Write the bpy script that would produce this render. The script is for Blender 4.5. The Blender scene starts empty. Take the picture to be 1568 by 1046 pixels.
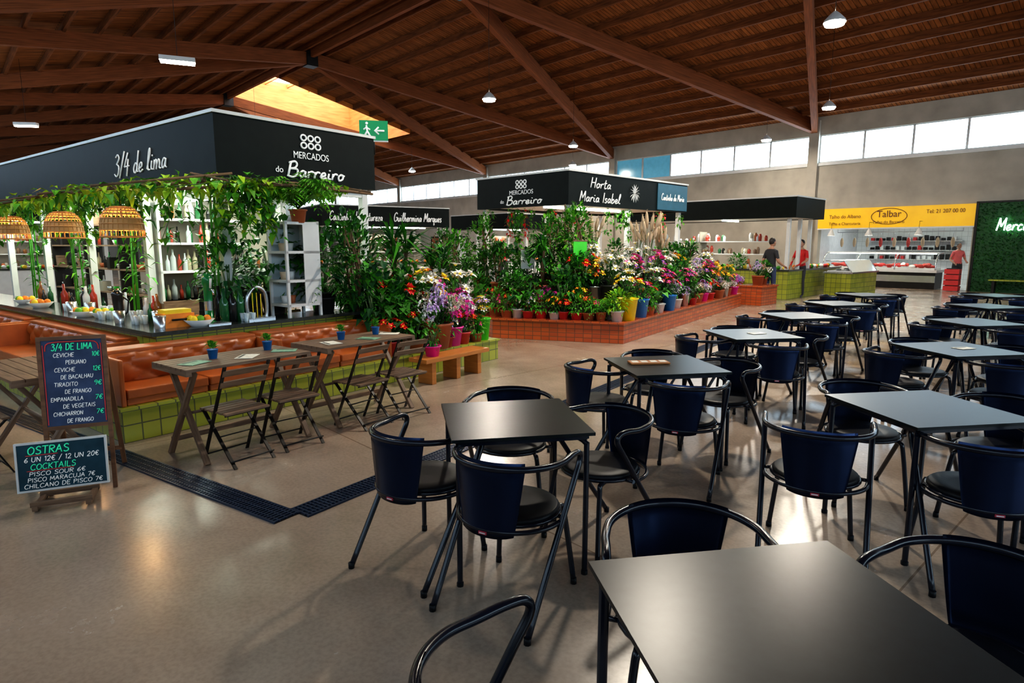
import bpy, math, random
from mathutils import Vector, Matrix
random.seed(7)
pi=math.pi
sc=bpy.context.scene
R_=random.uniform

# ------------------------------------------------------------------ materials
MATS={}
def mat(name,col,rough=.5,metal=0,var=.12,scale=6,bump=0,emit=None,es=0,coat=0,spec=.5,sample=False):
    if name in MATS: return MATS[name]
    m=bpy.data.materials.new(name); m.use_nodes=True
    nt=m.node_tree; N=nt.nodes; L=nt.links
    p=N['Principled BSDF']
    tc=N.new('ShaderNodeTexCoord'); no=N.new('ShaderNodeTexNoise')
    no.inputs['Scale'].default_value=scale; no.inputs['Detail'].default_value=5
    L.new(tc.outputs['Object'],no.inputs['Vector'])
    cr=N.new('ShaderNodeValToRGB')
    c=col
    cr.color_ramp.elements[0].position=.3; cr.color_ramp.elements[1].position=.7
    cr.color_ramp.elements[0].color=(c[0]*(1-var),c[1]*(1-var),c[2]*(1-var),1)
    cr.color_ramp.elements[1].color=(min(1,c[0]*(1+var)),min(1,c[1]*(1+var)),min(1,c[2]*(1+var)),1)
    L.new(no.outputs['Fac'],cr.inputs['Fac']); L.new(cr.outputs['Color'],p.inputs['Base Color'])
    p.inputs['Roughness'].default_value=rough; p.inputs['Metallic'].default_value=metal
    p.inputs['Specular IOR Level'].default_value=spec
    p.inputs['Coat Weight'].default_value=coat; p.inputs['Coat Roughness'].default_value=.15
    if bump:
        bn=N.new('ShaderNodeBump'); bn.inputs['Strength'].default_value=bump; bn.inputs['Distance'].default_value=.01
        n2=N.new('ShaderNodeTexNoise'); n2.inputs['Scale'].default_value=scale*6
        L.new(tc.outputs['Object'],n2.inputs['Vector']); L.new(n2.outputs['Fac'],bn.inputs['Height']); L.new(bn.outputs['Normal'],p.inputs['Normal'])
    if emit:
        p.inputs['Emission Color'].default_value=(*emit,1); p.inputs['Emission Strength'].default_value=es
        if not sample:
            try: m.cycles.emission_sampling='NONE'
            except Exception: pass
    MATS[name]=m; return m

def tile_mat(name,c1,c2,grout,w=.15,h=.15,mortar=.006,rough=.25,offset=0,bump=.3):
    m=bpy.data.materials.new(name); m.use_nodes=True
    nt=m.node_tree; N=nt.nodes; L=nt.links; p=N['Principled BSDF']
    uv=N.new('ShaderNodeUVMap'); br=N.new('ShaderNodeTexBrick')
    br.offset=offset; br.inputs['Scale'].default_value=1
    br.inputs['Brick Width'].default_value=w; br.inputs['Row Height'].default_value=h
    br.inputs['Mortar Size'].default_value=mortar; br.inputs['Mortar Smooth'].default_value=.1
    br.inputs['Color1'].default_value=(*c1,1); br.inputs['Color2'].default_value=(*c2,1); br.inputs['Mortar'].default_value=(*grout,1)
    L.new(uv.outputs['UV'],br.inputs['Vector']); L.new(br.outputs['Color'],p.inputs['Base Color'])
    p.inputs['Roughness'].default_value=rough
    bn=N.new('ShaderNodeBump'); bn.inputs['Strength'].default_value=bump; bn.inputs['Distance'].default_value=.004; bn.invert=True
    L.new(br.outputs['Fac'],bn.inputs['Height']); L.new(bn.outputs['Normal'],p.inputs['Normal'])
    MATS[name]=m; return m

def wood_mat(name,c1,c2,sx=1,sy=12,rough=.5,boards=0,spec=.5):
    m=bpy.data.materials.new(name); m.use_nodes=True
    nt=m.node_tree; N=nt.nodes; L=nt.links; p=N['Principled BSDF']
    uv=N.new('ShaderNodeUVMap'); mp=N.new('ShaderNodeMapping'); mp.inputs['Scale'].default_value=(sx,sy,1)
    no=N.new('ShaderNodeTexNoise'); no.inputs['Scale'].default_value=2.5; no.inputs['Detail'].default_value=6; no.inputs['Distortion'].default_value=.6
    L.new(uv.outputs['UV'],mp.inputs['Vector']); L.new(mp.outputs['Vector'],no.inputs['Vector'])
    cr=N.new('ShaderNodeValToRGB'); cr.color_ramp.elements[0].position=.32; cr.color_ramp.elements[1].position=.68
    cr.color_ramp.elements[0].color=(*c1,1); cr.color_ramp.elements[1].color=(*c2,1)
    L.new(no.outputs['Fac'],cr.inputs['Fac'])
    if boards:
        br=N.new('ShaderNodeTexBrick'); br.inputs['Scale'].default_value=1; br.inputs['Brick Width'].default_value=4; br.inputs['Row Height'].default_value=boards
        br.inputs['Mortar Size'].default_value=.012; br.inputs['Color1'].default_value=(1,1,1,1); br.inputs['Color2'].default_value=(.75,.75,.75,1); br.inputs['Mortar'].default_value=(.3,.3,.3,1)
        L.new(uv.outputs['UV'],br.inputs['Vector'])
        mx=N.new('ShaderNodeMixRGB'); mx.blend_type='MULTIPLY'; mx.inputs['Fac'].default_value=1
        L.new(cr.outputs['Color'],mx.inputs['Color1']); L.new(br.outputs['Color'],mx.inputs['Color2']); L.new(mx.outputs['Color'],p.inputs['Base Color'])
    else: L.new(cr.outputs['Color'],p.inputs['Base Color'])
    p.inputs['Roughness'].default_value=rough; p.inputs['Specular IOR Level'].default_value=spec
    MATS[name]=m; return m

def floor_mat():
    m=bpy.data.materials.new('polished_concrete'); m.use_nodes=True
    nt=m.node_tree; N=nt.nodes; L=nt.links; p=N['Principled BSDF']
    tc=N.new('ShaderNodeTexCoord')
    n1=N.new('ShaderNodeTexNoise'); n1.inputs['Scale'].default_value=.9; n1.inputs['Detail'].default_value=9; n1.inputs['Roughness'].default_value=.65
    n2=N.new('ShaderNodeTexNoise'); n2.inputs['Scale'].default_value=45; n2.inputs['Detail'].default_value=4
    L.new(tc.outputs['Object'],n1.inputs['Vector']); L.new(tc.outputs['Object'],n2.inputs['Vector'])
    cr=N.new('ShaderNodeValToRGB'); e=cr.color_ramp.elements
    e[0].position=.25; e[0].color=(.265,.20,.148,1); e[1].position=.78; e[1].color=(.46,.36,.275,1)
    L.new(n1.outputs['Fac'],cr.inputs['Fac'])
    cr2=N.new('ShaderNodeValToRGB'); cr2.color_ramp.elements[0].position=.35; cr2.color_ramp.elements[0].color=(.82,.82,.82,1); cr2.color_ramp.elements[1].position=.6
    L.new(n2.outputs['Fac'],cr2.inputs['Fac'])
    mx=N.new('ShaderNodeMixRGB'); mx.blend_type='MULTIPLY'; mx.inputs['Fac'].default_value=.8
    L.new(cr.outputs['Color'],mx.inputs['Color1']); L.new(cr2.outputs['Color'],mx.inputs['Color2'])
    br=N.new('ShaderNodeTexBrick'); br.offset=0; br.inputs['Scale'].default_value=1; br.inputs['Brick Width'].default_value=5; br.inputs['Row Height'].default_value=5
    br.inputs['Mortar Size'].default_value=.006; br.inputs['Color1'].default_value=(1,1,1,1); br.inputs['Color2'].default_value=(.93,.93,.93,1); br.inputs['Mortar'].default_value=(.55,.5,.45,1)
    L.new(tc.outputs['Object'],br.inputs['Vector'])
    m2=N.new('ShaderNodeMixRGB'); m2.blend_type='MULTIPLY'; m2.inputs['Fac'].default_value=1
    L.new(mx.outputs['Color'],m2.inputs['Color1']); L.new(br.outputs['Color'],m2.inputs['Color2']); L.new(m2.outputs['Color'],p.inputs['Base Color'])
    mr=N.new('ShaderNodeMapRange'); mr.inputs['From Min'].default_value=.3; mr.inputs['From Max'].default_value=.7; mr.inputs['To Min'].default_value=.13; mr.inputs['To Max'].default_value=.30
    L.new(n1.outputs['Fac'],mr.inputs['Value']); L.new(mr.outputs['Result'],p.inputs['Roughness'])
    p.inputs['Specular IOR Level'].default_value=.6
    n3=N.new('ShaderNodeTexNoise'); n3.inputs['Scale'].default_value=2.2; n3.inputs['Detail'].default_value=2; L.new(tc.outputs['Object'],n3.inputs['Vector'])
    bn=N.new('ShaderNodeBump'); bn.inputs['Strength'].default_value=.12; bn.inputs['Distance'].default_value=.02
    L.new(n3.outputs['Fac'],bn.inputs['Height']); L.new(bn.outputs['Normal'],p.inputs['Normal'])
    return m

# ------------------------------------------------------------------ mesh builder
def catmull(P,n=6,closed=False):
    P=[Vector(p) for p in P]; out=[]; k=len(P)
    rng=range(k) if closed else range(k-1)
    for i in rng:
        if closed: p0,p1,p2,p3=P[i-1],P[i],P[(i+1)%k],P[(i+2)%k]
        else: p0=P[max(i-1,0)];p1=P[i];p2=P[i+1];p3=P[min(i+2,k-1)]
        for j in range(n):
            t=j/n
            out.append(.5*((2*p1)+(p2-p0)*t+(2*p0-5*p1+4*p2-p3)*t*t+(3*p1-p0-3*p2+p3)*t**3))
    if not closed: out.append(P[-1])
    return out

class B:
    def __init__(s): s.v=[];s.f=[];s.m=[];s.s=[];s.u=[];s.mats=[];s.M=None
    def mi(s,m):
        if m not in s.mats: s.mats.append(m)
        return s.mats.index(m)
    def av(s,p):
        p=Vector(p)
        if s.M is not None: p=s.M@p
        s.v.append(p[:]); return len(s.v)-1
    def af(s,idx,m,smooth=False,uv=None):
        s.f.append(idx); s.m.append(s.mi(m)); s.s.append(smooth)
        s.u.append(uv if uv else [(0,0)]*len(idx))
    def quad(s,P,m,uv=None,smooth=False):
        s.af([s.av(p) for p in P],m,smooth,uv)
    def box(s,c,sz,m,rz=0,rot=None):
        x,y,z=[a/2 for a in sz]; T=rot if rot is not None else Matrix.Rotation(rz,3,'Z')
        c=Vector(c)
        co=[(-x,-y,-z),(x,-y,-z),(x,y,-z),(-x,y,-z),(-x,-y,z),(x,-y,z),(x,y,z),(-x,y,z)]
        i=[s.av(c+T@Vector(q)) for q in co]
        for q,(ua,va) in (((0,1,5,4),(0,2)),((1,2,6,5),(1,2)),((2,3,7,6),(0,2)),((3,0,4,7),(1,2)),((4,5,6,7),(0,1)),((3,2,1,0),(0,1))):
            s.af([i[k] for k in q],m,False,[(co[k][ua]+sz[ua]/2,co[k][va]+sz[va]/2) for k in q])
    def bx(s,a,b,m):
        s.box([(a[i]+b[i])/2 for i in range(3)],[abs(b[i]-a[i]) for i in range(3)],m)
    def beam(s,p,q,w,h,m,up=(0,0,1)):
        p=Vector(p);q=Vector(q);d=q-p;L=d.length;d.normalize()
        sd=d.cross(Vector(up)).normalized(); u=sd.cross(d).normalized()
        T=Matrix((d,sd,u)).transposed()
        s.box((p+q)/2,(L,w,h),m,rot=T)
    def tube(s,P,r,m,n=8,closed=False,smooth=True):
        P=[Vector(p) for p in P]; k=len(P)
        rr=r if isinstance(r,(list,tuple)) else [r]*k
        T=[]
        for i in range(k):
            a=P[i-1] if (i>0 or closed) else P[i]; b=P[(i+1)%k] if (i<k-1 or closed) else P[i]
            d=(b-a); T.append(d.normalized() if d.length>1e-9 else Vector((0,0,1)))
        up=Vector((0,0,1)) if abs(T[0].z)<.9 else Vector((1,0,0))
        u=T[0].cross(up).normalized(); rings=[]
        for i in range(k):
            u=(u-T[i]*u.dot(T[i])).normalized(); w=T[i].cross(u)
            rings.append([s.av(P[i]+(u*math.cos(2*pi*j/n)+w*math.sin(2*pi*j/n))*rr[i]) for j in range(n)])
        for i in range(k if closed else k-1):
            a=rings[i];b=rings[(i+1)%k]
            for j in range(n): s.af([a[j],a[(j+1)%n],b[(j+1)%n],b[j]],m,smooth)
        if not closed:
            s.af(rings[0][::-1],m); s.af(rings[-1],m)
    def lathe(s,prof,c,m,n=14,smooth=True,cap=True):
        c=Vector(c);rings=[]
        for r,z in prof: rings.append([s.av(c+Vector((r*math.cos(2*pi*j/n),r*math.sin(2*pi*j/n),z))) for j in range(n)])
        for a,b in zip(rings[:-1],rings[1:]):
            for j in range(n): s.af([a[j],a[(j+1)%n],b[(j+1)%n],b[j]],m,smooth)
        if cap: s.af(rings[0][::-1],m); s.af(rings[-1],m)
    def ell(s,c,r,m,n=12,k=8):
        c=Vector(c)
        rings=[]
        for i in range(1,k):
            t=pi*i/k; rings.append([s.av(c+Vector((r[0]*math.sin(t)*math.cos(2*pi*j/n),r[1]*math.sin(t)*math.sin(2*pi*j/n),-r[2]*math.cos(t)))) for j in range(n)])
        b=s.av(c+Vector((0,0,-r[2]))); t_=s.av(c+Vector((0,0,r[2])))
        for a,bb in zip(rings[:-1],rings[1:]):
            for j in range(n): s.af([a[j],a[(j+1)%n],bb[(j+1)%n],bb[j]],m,True)
        for j in range(n):
            s.af([b,rings[0][(j+1)%n],rings[0][j]],m,True); s.af([t_,rings[-1][j],rings[-1][(j+1)%n]],m,True)
    def prism(s,poly,z0,z1,m,mt=None):
        mt=mt or m; k=len(poly); lo=[s.av((p[0],p[1],z0)) for p in poly]; hi=[s.av((p[0],p[1],z1)) for p in poly]
        acc=0
        for i in range(k):
            j=(i+1)%k; L=(Vector(poly[j][:2])-Vector(poly[i][:2])).length
            s.af([lo[i],lo[j],hi[j],hi[i]],m,False,[(acc,0),(acc+L,0),(acc+L,z1-z0),(acc,z1-z0)]); acc+=L
        s.af(hi,mt,False,[(p[0],p[1]) for p in poly]); s.af(lo[::-1],mt)
    def leaf(s,p,d,L,w,m,droop=.3):
        p=Vector(p); d=Vector(d).normalized(); sd=d.cross(Vector((0,0,1)))
        sd=sd.normalized() if sd.length>1e-3 else Vector((1,0,0))
        up=sd.cross(d)
        mid=p+d*L*.45+up*L*.06; tip=p+d*L-Vector((0,0,droop*L))
        a=s.av(p);b=s.av(mid+sd*w/2+up*w*.15);c=s.av(tip);e=s.av(mid-sd*w/2+up*w*.15);f=s.av(mid)
        s.af([a,b,f],m);s.af([b,c,f],m);s.af([a,f,e],m);s.af([f,c,e],m)
    def obj(s,name,loc=(0,0,0),rz=0,parent=None,bevel=0):
        me=bpy.data.meshes.new(name); me.from_pydata(s.v,[],s.f)
        for m in s.mats: me.materials.append(m)
        me.polygons.foreach_set('material_index',s.m); me.polygons.foreach_set('use_smooth',s.s)
        ul=me.uv_layers.new(name='UVMap'); fl=[]
        for q in s.u:
            for t in q: fl+=[t[0],t[1]]
        ul.data.foreach_set('uv',fl); me.update()
        return place(name,me,loc,rz,parent,bevel)
def place(name,me,loc=(0,0,0),rz=0,parent=None,bevel=0,scale=1):
    o=bpy.data.objects.new(name,me); sc.collection.objects.link(o)
    o.location=loc; o.rotation_euler=(0,0,rz); o.scale=(scale,)*3
    if parent: o.parent=parent
    if bevel:
        md=o.modifiers.new('bevel','BEVEL'); md.width=bevel; md.segments=2; md.limit_method='ANGLE'
    return o
def attach(o,parent,M):
    bpy.context.view_layer.update()
    o.parent=parent; o.matrix_parent_inverse=parent.matrix_world.inverted(); o.matrix_world=M

def text(s,loc,normal,size,m,parent,name='lettering',up=(0,0,1),align='CENTER',shear=0,ext=.002,width=None):
    cu=bpy.data.curves.new(name,'FONT'); cu.body=s; cu.size=size; cu.align_x=align; cu.align_y='CENTER'; cu.shear=shear; cu.extrude=ext
    cu.materials.append(m)
    o=bpy.data.objects.new(name,cu); sc.collection.objects.link(o)
    n=Vector(normal).normalized(); u=Vector(up); u=(u-n*u.dot(n)).normalized(); x=u.cross(n)
    sx=1
    if width:
        bpy.context.view_layer.update(); d=o.dimensions.x
        if d>1e-4: sx=width/d
    M=Matrix((x,u,n)).transposed().to_4x4(); M.translation=Vector(loc)
    M=M@Matrix.Diagonal((sx,1,1,1))
    attach(o,parent,M)
    return o

# hand-written stroke alphabet (x, y) with cap height 1
HF={
'a':(.46,[[(.36,.36),(.2,.45),(.05,.25),(.12,.02),(.28,.1),(.37,.42)],[(.37,.42),(.36,.1),(.46,.04)]]),
'b':(.40,[[(.05,1),(.04,.1),(.18,0),(.36,.2),(.22,.42),(.05,.25)]]),
'c':(.38,[[(.34,.38),(.18,.45),(.04,.22),(.15,0),(.38,.08)]]),
'd':(.48,[[(.36,.36),(.2,.45),(.04,.22),(.14,0),(.34,.14),(.42,1)],[(.38,.4),(.38,.08),(.48,.04)]]),
'e':(.40,[[(.0,.14),(.3,.26),(.26,.43),(.1,.38),(.05,.15),(.17,0),(.4,.1)]]),
'g':(.44,[[(.36,.36),(.2,.45),(.05,.25),(.15,.03),(.36,.25)],[(.38,.42),(.36,-.15),(.2,-.38),(.05,-.25)]]),
'h':(.46,[[(.1,1),(.04,0)],[(.05,.2),(.2,.44),(.34,.3),(.34,.06),(.46,.04)]]),
'i':(.24,[[(.08,.42),(.08,.08),(.24,.04)],[(.10,.62),(.11,.68)]]),
'l':(.28,[[(.0,.08),(.2,.7),(.17,1),(.08,.8),(.09,.1),(.28,.04)]]),
'm':(.68,[[(.04,.44),(.04,0)],[(.05,.2),(.17,.44),(.28,.3),(.28,0)],[(.29,.2),(.43,.44),(.55,.3),(.55,.06),(.68,.04)]]),
'n':(.46,[[(.04,.44),(.04,0)],[(.05,.2),(.2,.44),(.34,.3),(.34,.06),(.46,.04)]]),
'o':(.44,[[(.22,.45),(.05,.28),(.13,0),(.34,.12),(.32,.4),(.2,.42),(.44,.36)]]),
'q':(.44,[[(.36,.36),(.2,.45),(.05,.25),(.15,.03),(.36,.25)],[(.38,.42),(.34,-.35),(.44,-.2)]]),
'r':(.34,[[(.05,.44),(.05,0)],[(.05,.2),(.15,.42),(.3,.43),(.34,.36)]]),
's':(.32,[[(.28,.4),(.12,.44),(.08,.3),(.26,.15),(.2,0),(.03,.04)]]),
't':(.32,[[(.14,.85),(.10,.1),(.18,0),(.32,.06)],[(0,.52),(.28,.55)]]),
'u':(.46,[[(.05,.42),(.06,.1),(.2,0),(.34,.2),(.36,.42)],[(.36,.42),(.36,.08),(.46,.04)]]),
'z':(.38,[[(.04,.42),(.32,.42)],[(.32,.42),(.04,0)],[(.04,0),(.38,.03)]]),
'A':(.62,[[(0,0),(.28,1)],[(.28,1),(.55,0)],[(.12,.38),(.45,.38)]]),
'B':(.62,[[(.05,0),(.08,1)],[(-.02,.92),(.3,1.04),(.46,.85),(.35,.6),(.08,.53)],[(.08,.53),(.52,.5),(.54,.15),(.3,-.04),(.0,.04)]]),
'C':(.6,[[(.55,.82),(.35,1),(.08,.75),(.05,.3),(.25,0),(.55,.14)]]),
'D':(.62,[[(.06,0),(.06,1)],[(.06,1),(.4,.92),(.55,.5),(.4,.08),(.06,0)]]),
'E':(.52,[[(.06,0),(.06,1)],[(.06,1),(.48,1)],[(.06,.52),(.4,.52)],[(.06,0),(.48,0)]]),
'F':(.5,[[(.06,0),(.06,1)],[(.06,1),(.48,1)],[(.06,.52),(.4,.52)]]),
'G':(.65,[[(.55,.82),(.35,1),(.08,.75),(.05,.3),(.25,0),(.55,.14),(.57,.45)],[(.35,.45),(.6,.45)]]),
'H':(.6,[[(.06,0),(.08,1)],[(.5,0),(.52,1)],[(.07,.5),(.5,.5)]]),
'I':(.2,[[(.08,0),(.08,1)]]),
'J':(.45,[[(.36,1),(.36,.25),(.2,0),(.02,.18)]]),
'K':(.55,[[(.06,0),(.06,1)],[(.5,1),(.06,.45)],[(.15,.55),(.52,0)]]),
'L':(.5,[[(.06,1),(.06,0)],[(.06,0),(.45,0)]]),
'M':(.72,[[(.04,0),(.1,1)],[(.1,1),(.33,.3)],[(.33,.3),(.58,1)],[(.58,1),(.66,0)]]),
'N':(.62,[[(.06,0),(.06,1)],[(.06,1),(.52,0)],[(.52,0),(.52,1)]]),
'O':(.64,[[(.3,1),(.05,.7),(.08,.2),(.3,0),(.54,.25),(.54,.75),(.3,1)]]),
'P':(.54,[[(.06,0),(.06,1)],[(.06,1),(.42,.95),(.46,.65),(.06,.5)]]),
'Q':(.64,[[(.3,1),(.05,.7),(.08,.2),(.3,0),(.54,.25),(.54,.75),(.3,1)],[(.35,.25),(.6,-.05)]]),
'R':(.56,[[(.06,0),(.06,1)],[(.06,1),(.42,.95),(.46,.65),(.06,.5)],[(.2,.5),(.5,0)]]),
'S':(.52,[[(.46,.85),(.26,1),(.06,.8),(.2,.55),(.42,.4),(.44,.12),(.22,0),(.03,.12)]]),
'T':(.55,[[(.27,0),(.27,1)],[(0,1),(.54,1)]]),
'U':(.6,[[(.06,1),(.06,.25),(.28,0),(.5,.25),(.52,1)]]),
'V':(.58,[[(0,1),(.26,0)],[(.26,0),(.54,1)]]),
'X':(.54,[[(0,1),(.5,0)],[(.5,1),(0,0)]]),
'0':(.5,[[(.24,1),(.05,.6),(.1,.1),(.3,.02),(.44,.4),(.38,.9),(.24,1)]]),
'1':(.3,[[(.05,.8),(.2,1)],[(.2,1),(.2,0)]]),
'2':(.5,[[(.05,.8),(.22,1),(.42,.8),(.3,.4),(.03,0)],[(.03,0),(.46,.0)]]),
'3':(.5,[[(.05,.88),(.25,1),(.42,.8),(.18,.55)],[(.18,.55),(.44,.4),(.4,.08),(.2,-.05),(.0,.08)]]),
'4':(.55,[[(.3,1),(.02,.35)],[(.02,.35),(.5,.38)],[(.38,.7),(.32,-.1)]]),
'6':(.5,[[(.4,.95),(.12,.6),(.06,.2),(.25,0),(.44,.2),(.3,.45),(.08,.3)]]),
'7':(.48,[[(.03,1),(.45,1)],[(.45,1),(.15,0)]]),
'9':(.5,[[(.42,.7),(.2,.55),(.06,.75),(.22,1),(.42,.85),(.4,.3),(.25,0)]]),
'€':(.55,[[(.5,.85),(.3,1),(.1,.7),(.1,.3),(.3,0),(.5,.15)],[(0,.6),(.38,.6)],[(0,.42),(.36,.42)]]),
'/':(.42,[[(.02,-.15),(.4,1.1)]]),' ':(.32,[])}
def hand(s,loc,normal,size,m,parent,width=None,r=.05,up=(0,0,1),slant=.18,name='lettering'):
    b=B(); x=0; S=[]
    for ch in s:
        w,st=HF.get(ch,(.3,[]))
        for q in st: S.append([(x+px+slant*py,py) for px,py in q])
        x+=w+.06
    x-=.06; sx=(width/x) if width else size
    for q in S:
        P=[((px-x/2)*sx,-.001,(py-.5)*size) for px,py in q]
        if len(P)>2: P=catmull(P,4)
        b.tube(P,r*size,m,5)
    o=b.obj(name)
    n=Vector(normal).normalized(); u=Vector(up); u=(u-n*u.dot(n)).normalized(); X=u.cross(n)
    M=Matrix((X,-n,u)).transposed().to_4x4(); M.translation=Vector(loc)
    attach(o,parent,M); return o

# ------------------------------------------------------------------ palette
M_floor=floor_mat()
M_wall=mat('wall_plaster',(.42,.385,.325),.85,var=.16,scale=1.2,spec=.2)
M_deck=wood_mat('roof_boards',(.17,.055,.016),(.34,.125,.037),.6,3,.8,boards=.14,spec=.15)
M_purl=wood_mat('purlin_wood',(.10,.033,.011),(.22,.072,.022),.6,6,.75,spec=.15)
M_glu=wood_mat('glulam_wood',(.14,.042,.014),(.27,.082,.025),.5,14,.7,spec=.2)
M_light_wood=wood_mat('lantern_wood',(.62,.20,.04),(.80,.32,.08),.5,8,.6)
M_white=mat('white_paint',(.68,.68,.66),.4,var=.05)
M_black=mat('fascia_black',(.006,.009,.008),.5,var=.2,spec=.12)
M_blackm=mat('black_metal',(.004,.007,.015),.24,0,var=.15,spec=.45)
M_navy=mat('navy_sheet',(.009,.020,.058),.27,.8,var=.15,spec=.5)
M_top=mat('table_top_black',(.006,.009,.010),.30,0,var=.25,scale=30,spec=.28)
M_seat=mat('seat_black',(.007,.008,.010),.45,var=.1,spec=.2)
M_lime=tile_mat('lime_tiles',(.36,.38,.04),(.25,.28,.03),(.10,.11,.04))
M_red=tile_mat('terracotta_tiles',(.50,.10,.025),(.37,.065,.02),(.16,.06,.03),.15,.075)
M_wtile=tile_mat('white_tiles',(.75,.76,.76),(.7,.71,.71),(.5,.5,.5),.2,.2)
M_leather=mat('tan_leather',(.44,.105,.018),.36,var=.2,scale=4,bump=.1)
M_wood=wood_mat('weathered_wood',(.11,.06,.035),(.27,.165,.10),1.5,14,.5)
M_owood=wood_mat('bench_wood',(.42,.14,.03),(.56,.22,.05),1.5,14,.4)
M_dark=mat('dark_steel',(.02,.018,.017),.4,.6)
M_steel=mat('stainless_steel',(.55,.56,.58),.25,.9,var=.05)
M_counter=mat('counter_dark_stone',(.03,.035,.03),.15,var=.3,scale=25)
M_rattan=wood_mat('rattan',(.50,.22,.06),(.75,.40,.14),20,20,.6)
M_chalk=mat('blackboard_blue',(.06,.085,.16),.75,var=.3,scale=8,spec=.2)
M_chalkg=mat('blackboard_green',(.02,.06,.085),.7,var=.25,scale=8,spec=.2)
M_tx=mat('letter_white',(.85,.85,.83),.5,var=.02,emit=(1,1,1),es=.15)  # faint glow added to the white, though lettering is no light source
M_txg=mat('chalk_green',(.05,.8,.45),.6,var=.05,emit=(.05,.9,.45),es=.2)  # slight glow put into the chalk colour
M_txr=mat('chalk_red',(.8,.06,.05),.6,var=.05)
M_win=mat('window_glass_daylight',(.8,.9,1),.2,var=.02,emit=(.62,.83,1),es=8.5,sample=True)
M_winn=mat('window_glass_dimmed',(.8,.9,1),.2,var=.02,emit=(.55,.77,1),es=2.6,sample=True)  # unseen near-wall windows, glow turned down to keep the foreground dark
M_winb=mat('window_glass_teal',(.15,.35,.45),.2,var=.1,emit=(.06,.25,.36),es=.6)
M_lamp=mat('lamp_diffuser',(1,1,1),.4,var=0,emit=(1,.93,.78),es=60)
M_led=mat('led_tube',(1,1,1),.4,var=0,emit=(.85,1,.85),es=12)
M_yel=mat('yellow_sign',(.78,.46,.01),.45,var=.1,scale=2,emit=(.9,.5,.02),es=.3)  # small glow added in place of lamp light on the sign
M_green_sign=mat('exit_sign_green',(.004,.18,.06),.4,var=.02,emit=(.01,.45,.16),es=.25)
M_glass=mat('case_glass',(.5,.58,.6),.08,var=.03,spec=.8)
M_soil=mat('soil',(.04,.025,.015),.9)
G=[mat('leaf_a',(.03,.15,.012),.45,var=.4,spec=.3),mat('leaf_b',(.055,.27,.018),.45,var=.35,spec=.3),mat('leaf_c',(.13,.40,.025),.45,var=.3,spec=.3),mat('leaf_d',(.016,.085,.022),.5,var=.3,spec=.3),mat('leaf_lime',(.34,.54,.02),.45,var=.25,spec=.3)]
M_stem=mat('plant_stem',(.06,.12,.03),.6)
M_brown=mat('bark',(.16,.09,.045),.8,var=.3,bump=.4)
FL={'white':mat('petal_white',(.85,.84,.8),.5),'yellow':mat('petal_yellow',(.88,.62,.02),.5),'pink':mat('petal_pink',(.82,.03,.38),.5),'purple':mat('petal_purple',(.34,.08,.50),.5),'red':mat('petal_red',(.8,.012,.012),.5),'lilac':mat('petal_lilac',(.55,.38,.70),.5),'orange':mat('petal_orange',(.88,.25,.015),.5),'cream':mat('pampas_cream',(.55,.42,.28),.8)}
PC={'terra':mat('pot_terracotta',(.45,.12,.04),.6),'white':mat('pot_white',(.7,.7,.68),.35),'yellow':mat('bucket_yellow',(.88,.64,.01),.35),'blue':mat('bucket_blue',(.015,.17,.52),.35),'green':mat('bucket_green',(.05,.58,.02),.35),'black':mat('pot_black',(.02,.02,.02),.5),'red':mat('pot_red',(.55,.03,.03),.4),'pink':mat('pot_magenta',(.78,.015,.30),.4),'steel':M_steel}

# ------------------------------------------------------------------ hall shell
HP=(13.0,26.5,0); HR=-math.radians(47.6)
hx=Vector((math.cos(HR),math.sin(HR),0)); hy=Vector((-math.sin(HR),math.cos(HR),0))
def H(d,w,z): return Vector(HP)+hx*d-hy*w+Vector((0,0,z))
WR=14.5; ZR=10.2; WE=31; ZE=6.85
def rz_(w): return ZE+(ZR-ZE)*(w/WR) if w<=WR else ZR-(ZR-ZE)*((w-WR)/(WE-WR))
D0,D1=-52,26
b=B(); b.quad([(D0-1,-WE-1,0),(D1+1,-WE-1,0),(D1+1,7,0),(D0-1,7,0)],M_floor); b.obj('floor',HP,HR)
b=B()
def deck(d0,d1,w0,w1):
    P=[(d0,-w0,rz_(w0)),(d0,-w1,rz_(w1)),(d1,-w1,rz_(w1)),(d1,-w0,rz_(w0))]
    uv=[(-w0,d0),(-w1,d0),(-w1,d1),(-w0,d1)]
    b.quad(P[::-1],M_deck,uv[::-1])
    b.quad([(p[0],p[1],p[2]+.12) for p in P],M_deck,uv)
LD0,LD1,LW0,LW1=-28.4,-21.2,6.3,14.5
deck(D0,LD0,-.4,WR);deck(LD1,D1,-.4,WR);deck(LD0,LD1,-.4,LW0);deck(D0,D1,WR,WE+.4)
b.obj('ceiling',HP,HR)
b=B()
for (x0,y0,x1,y1) in ((LD0,-LW0,LD1,-LW0),(LD0,-LW1,LD1,-LW1),(LD0,-LW0,LD0,-LW1),(LD1,-LW0,LD1,-LW1)):
    z0=rz_(-y0);z1=rz_(-y1)
    b.quad([(x0,y0,z0-.25),(x1,y1,z1-.25),(x1,y1,11.5),(x0,y0,11.5)],M_light_wood,[(0,0),(6,0),(6,1.5),(0,1.5)])
for k in range(7):
    y=-LW0-(LW1-LW0)*k/6; b.box(((LD0+LD1)/2,y,11.3),(LD1-LD0,.08,.2),M_light_wood)
b.quad([(LD0,-LW0,11.45),(LD1,-LW0,11.45),(LD1,-LW1,11.45),(LD0,-LW1,11.45)],M_win)
b.obj('skylight_lantern',HP,HR)
b=B(); w=.9
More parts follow.
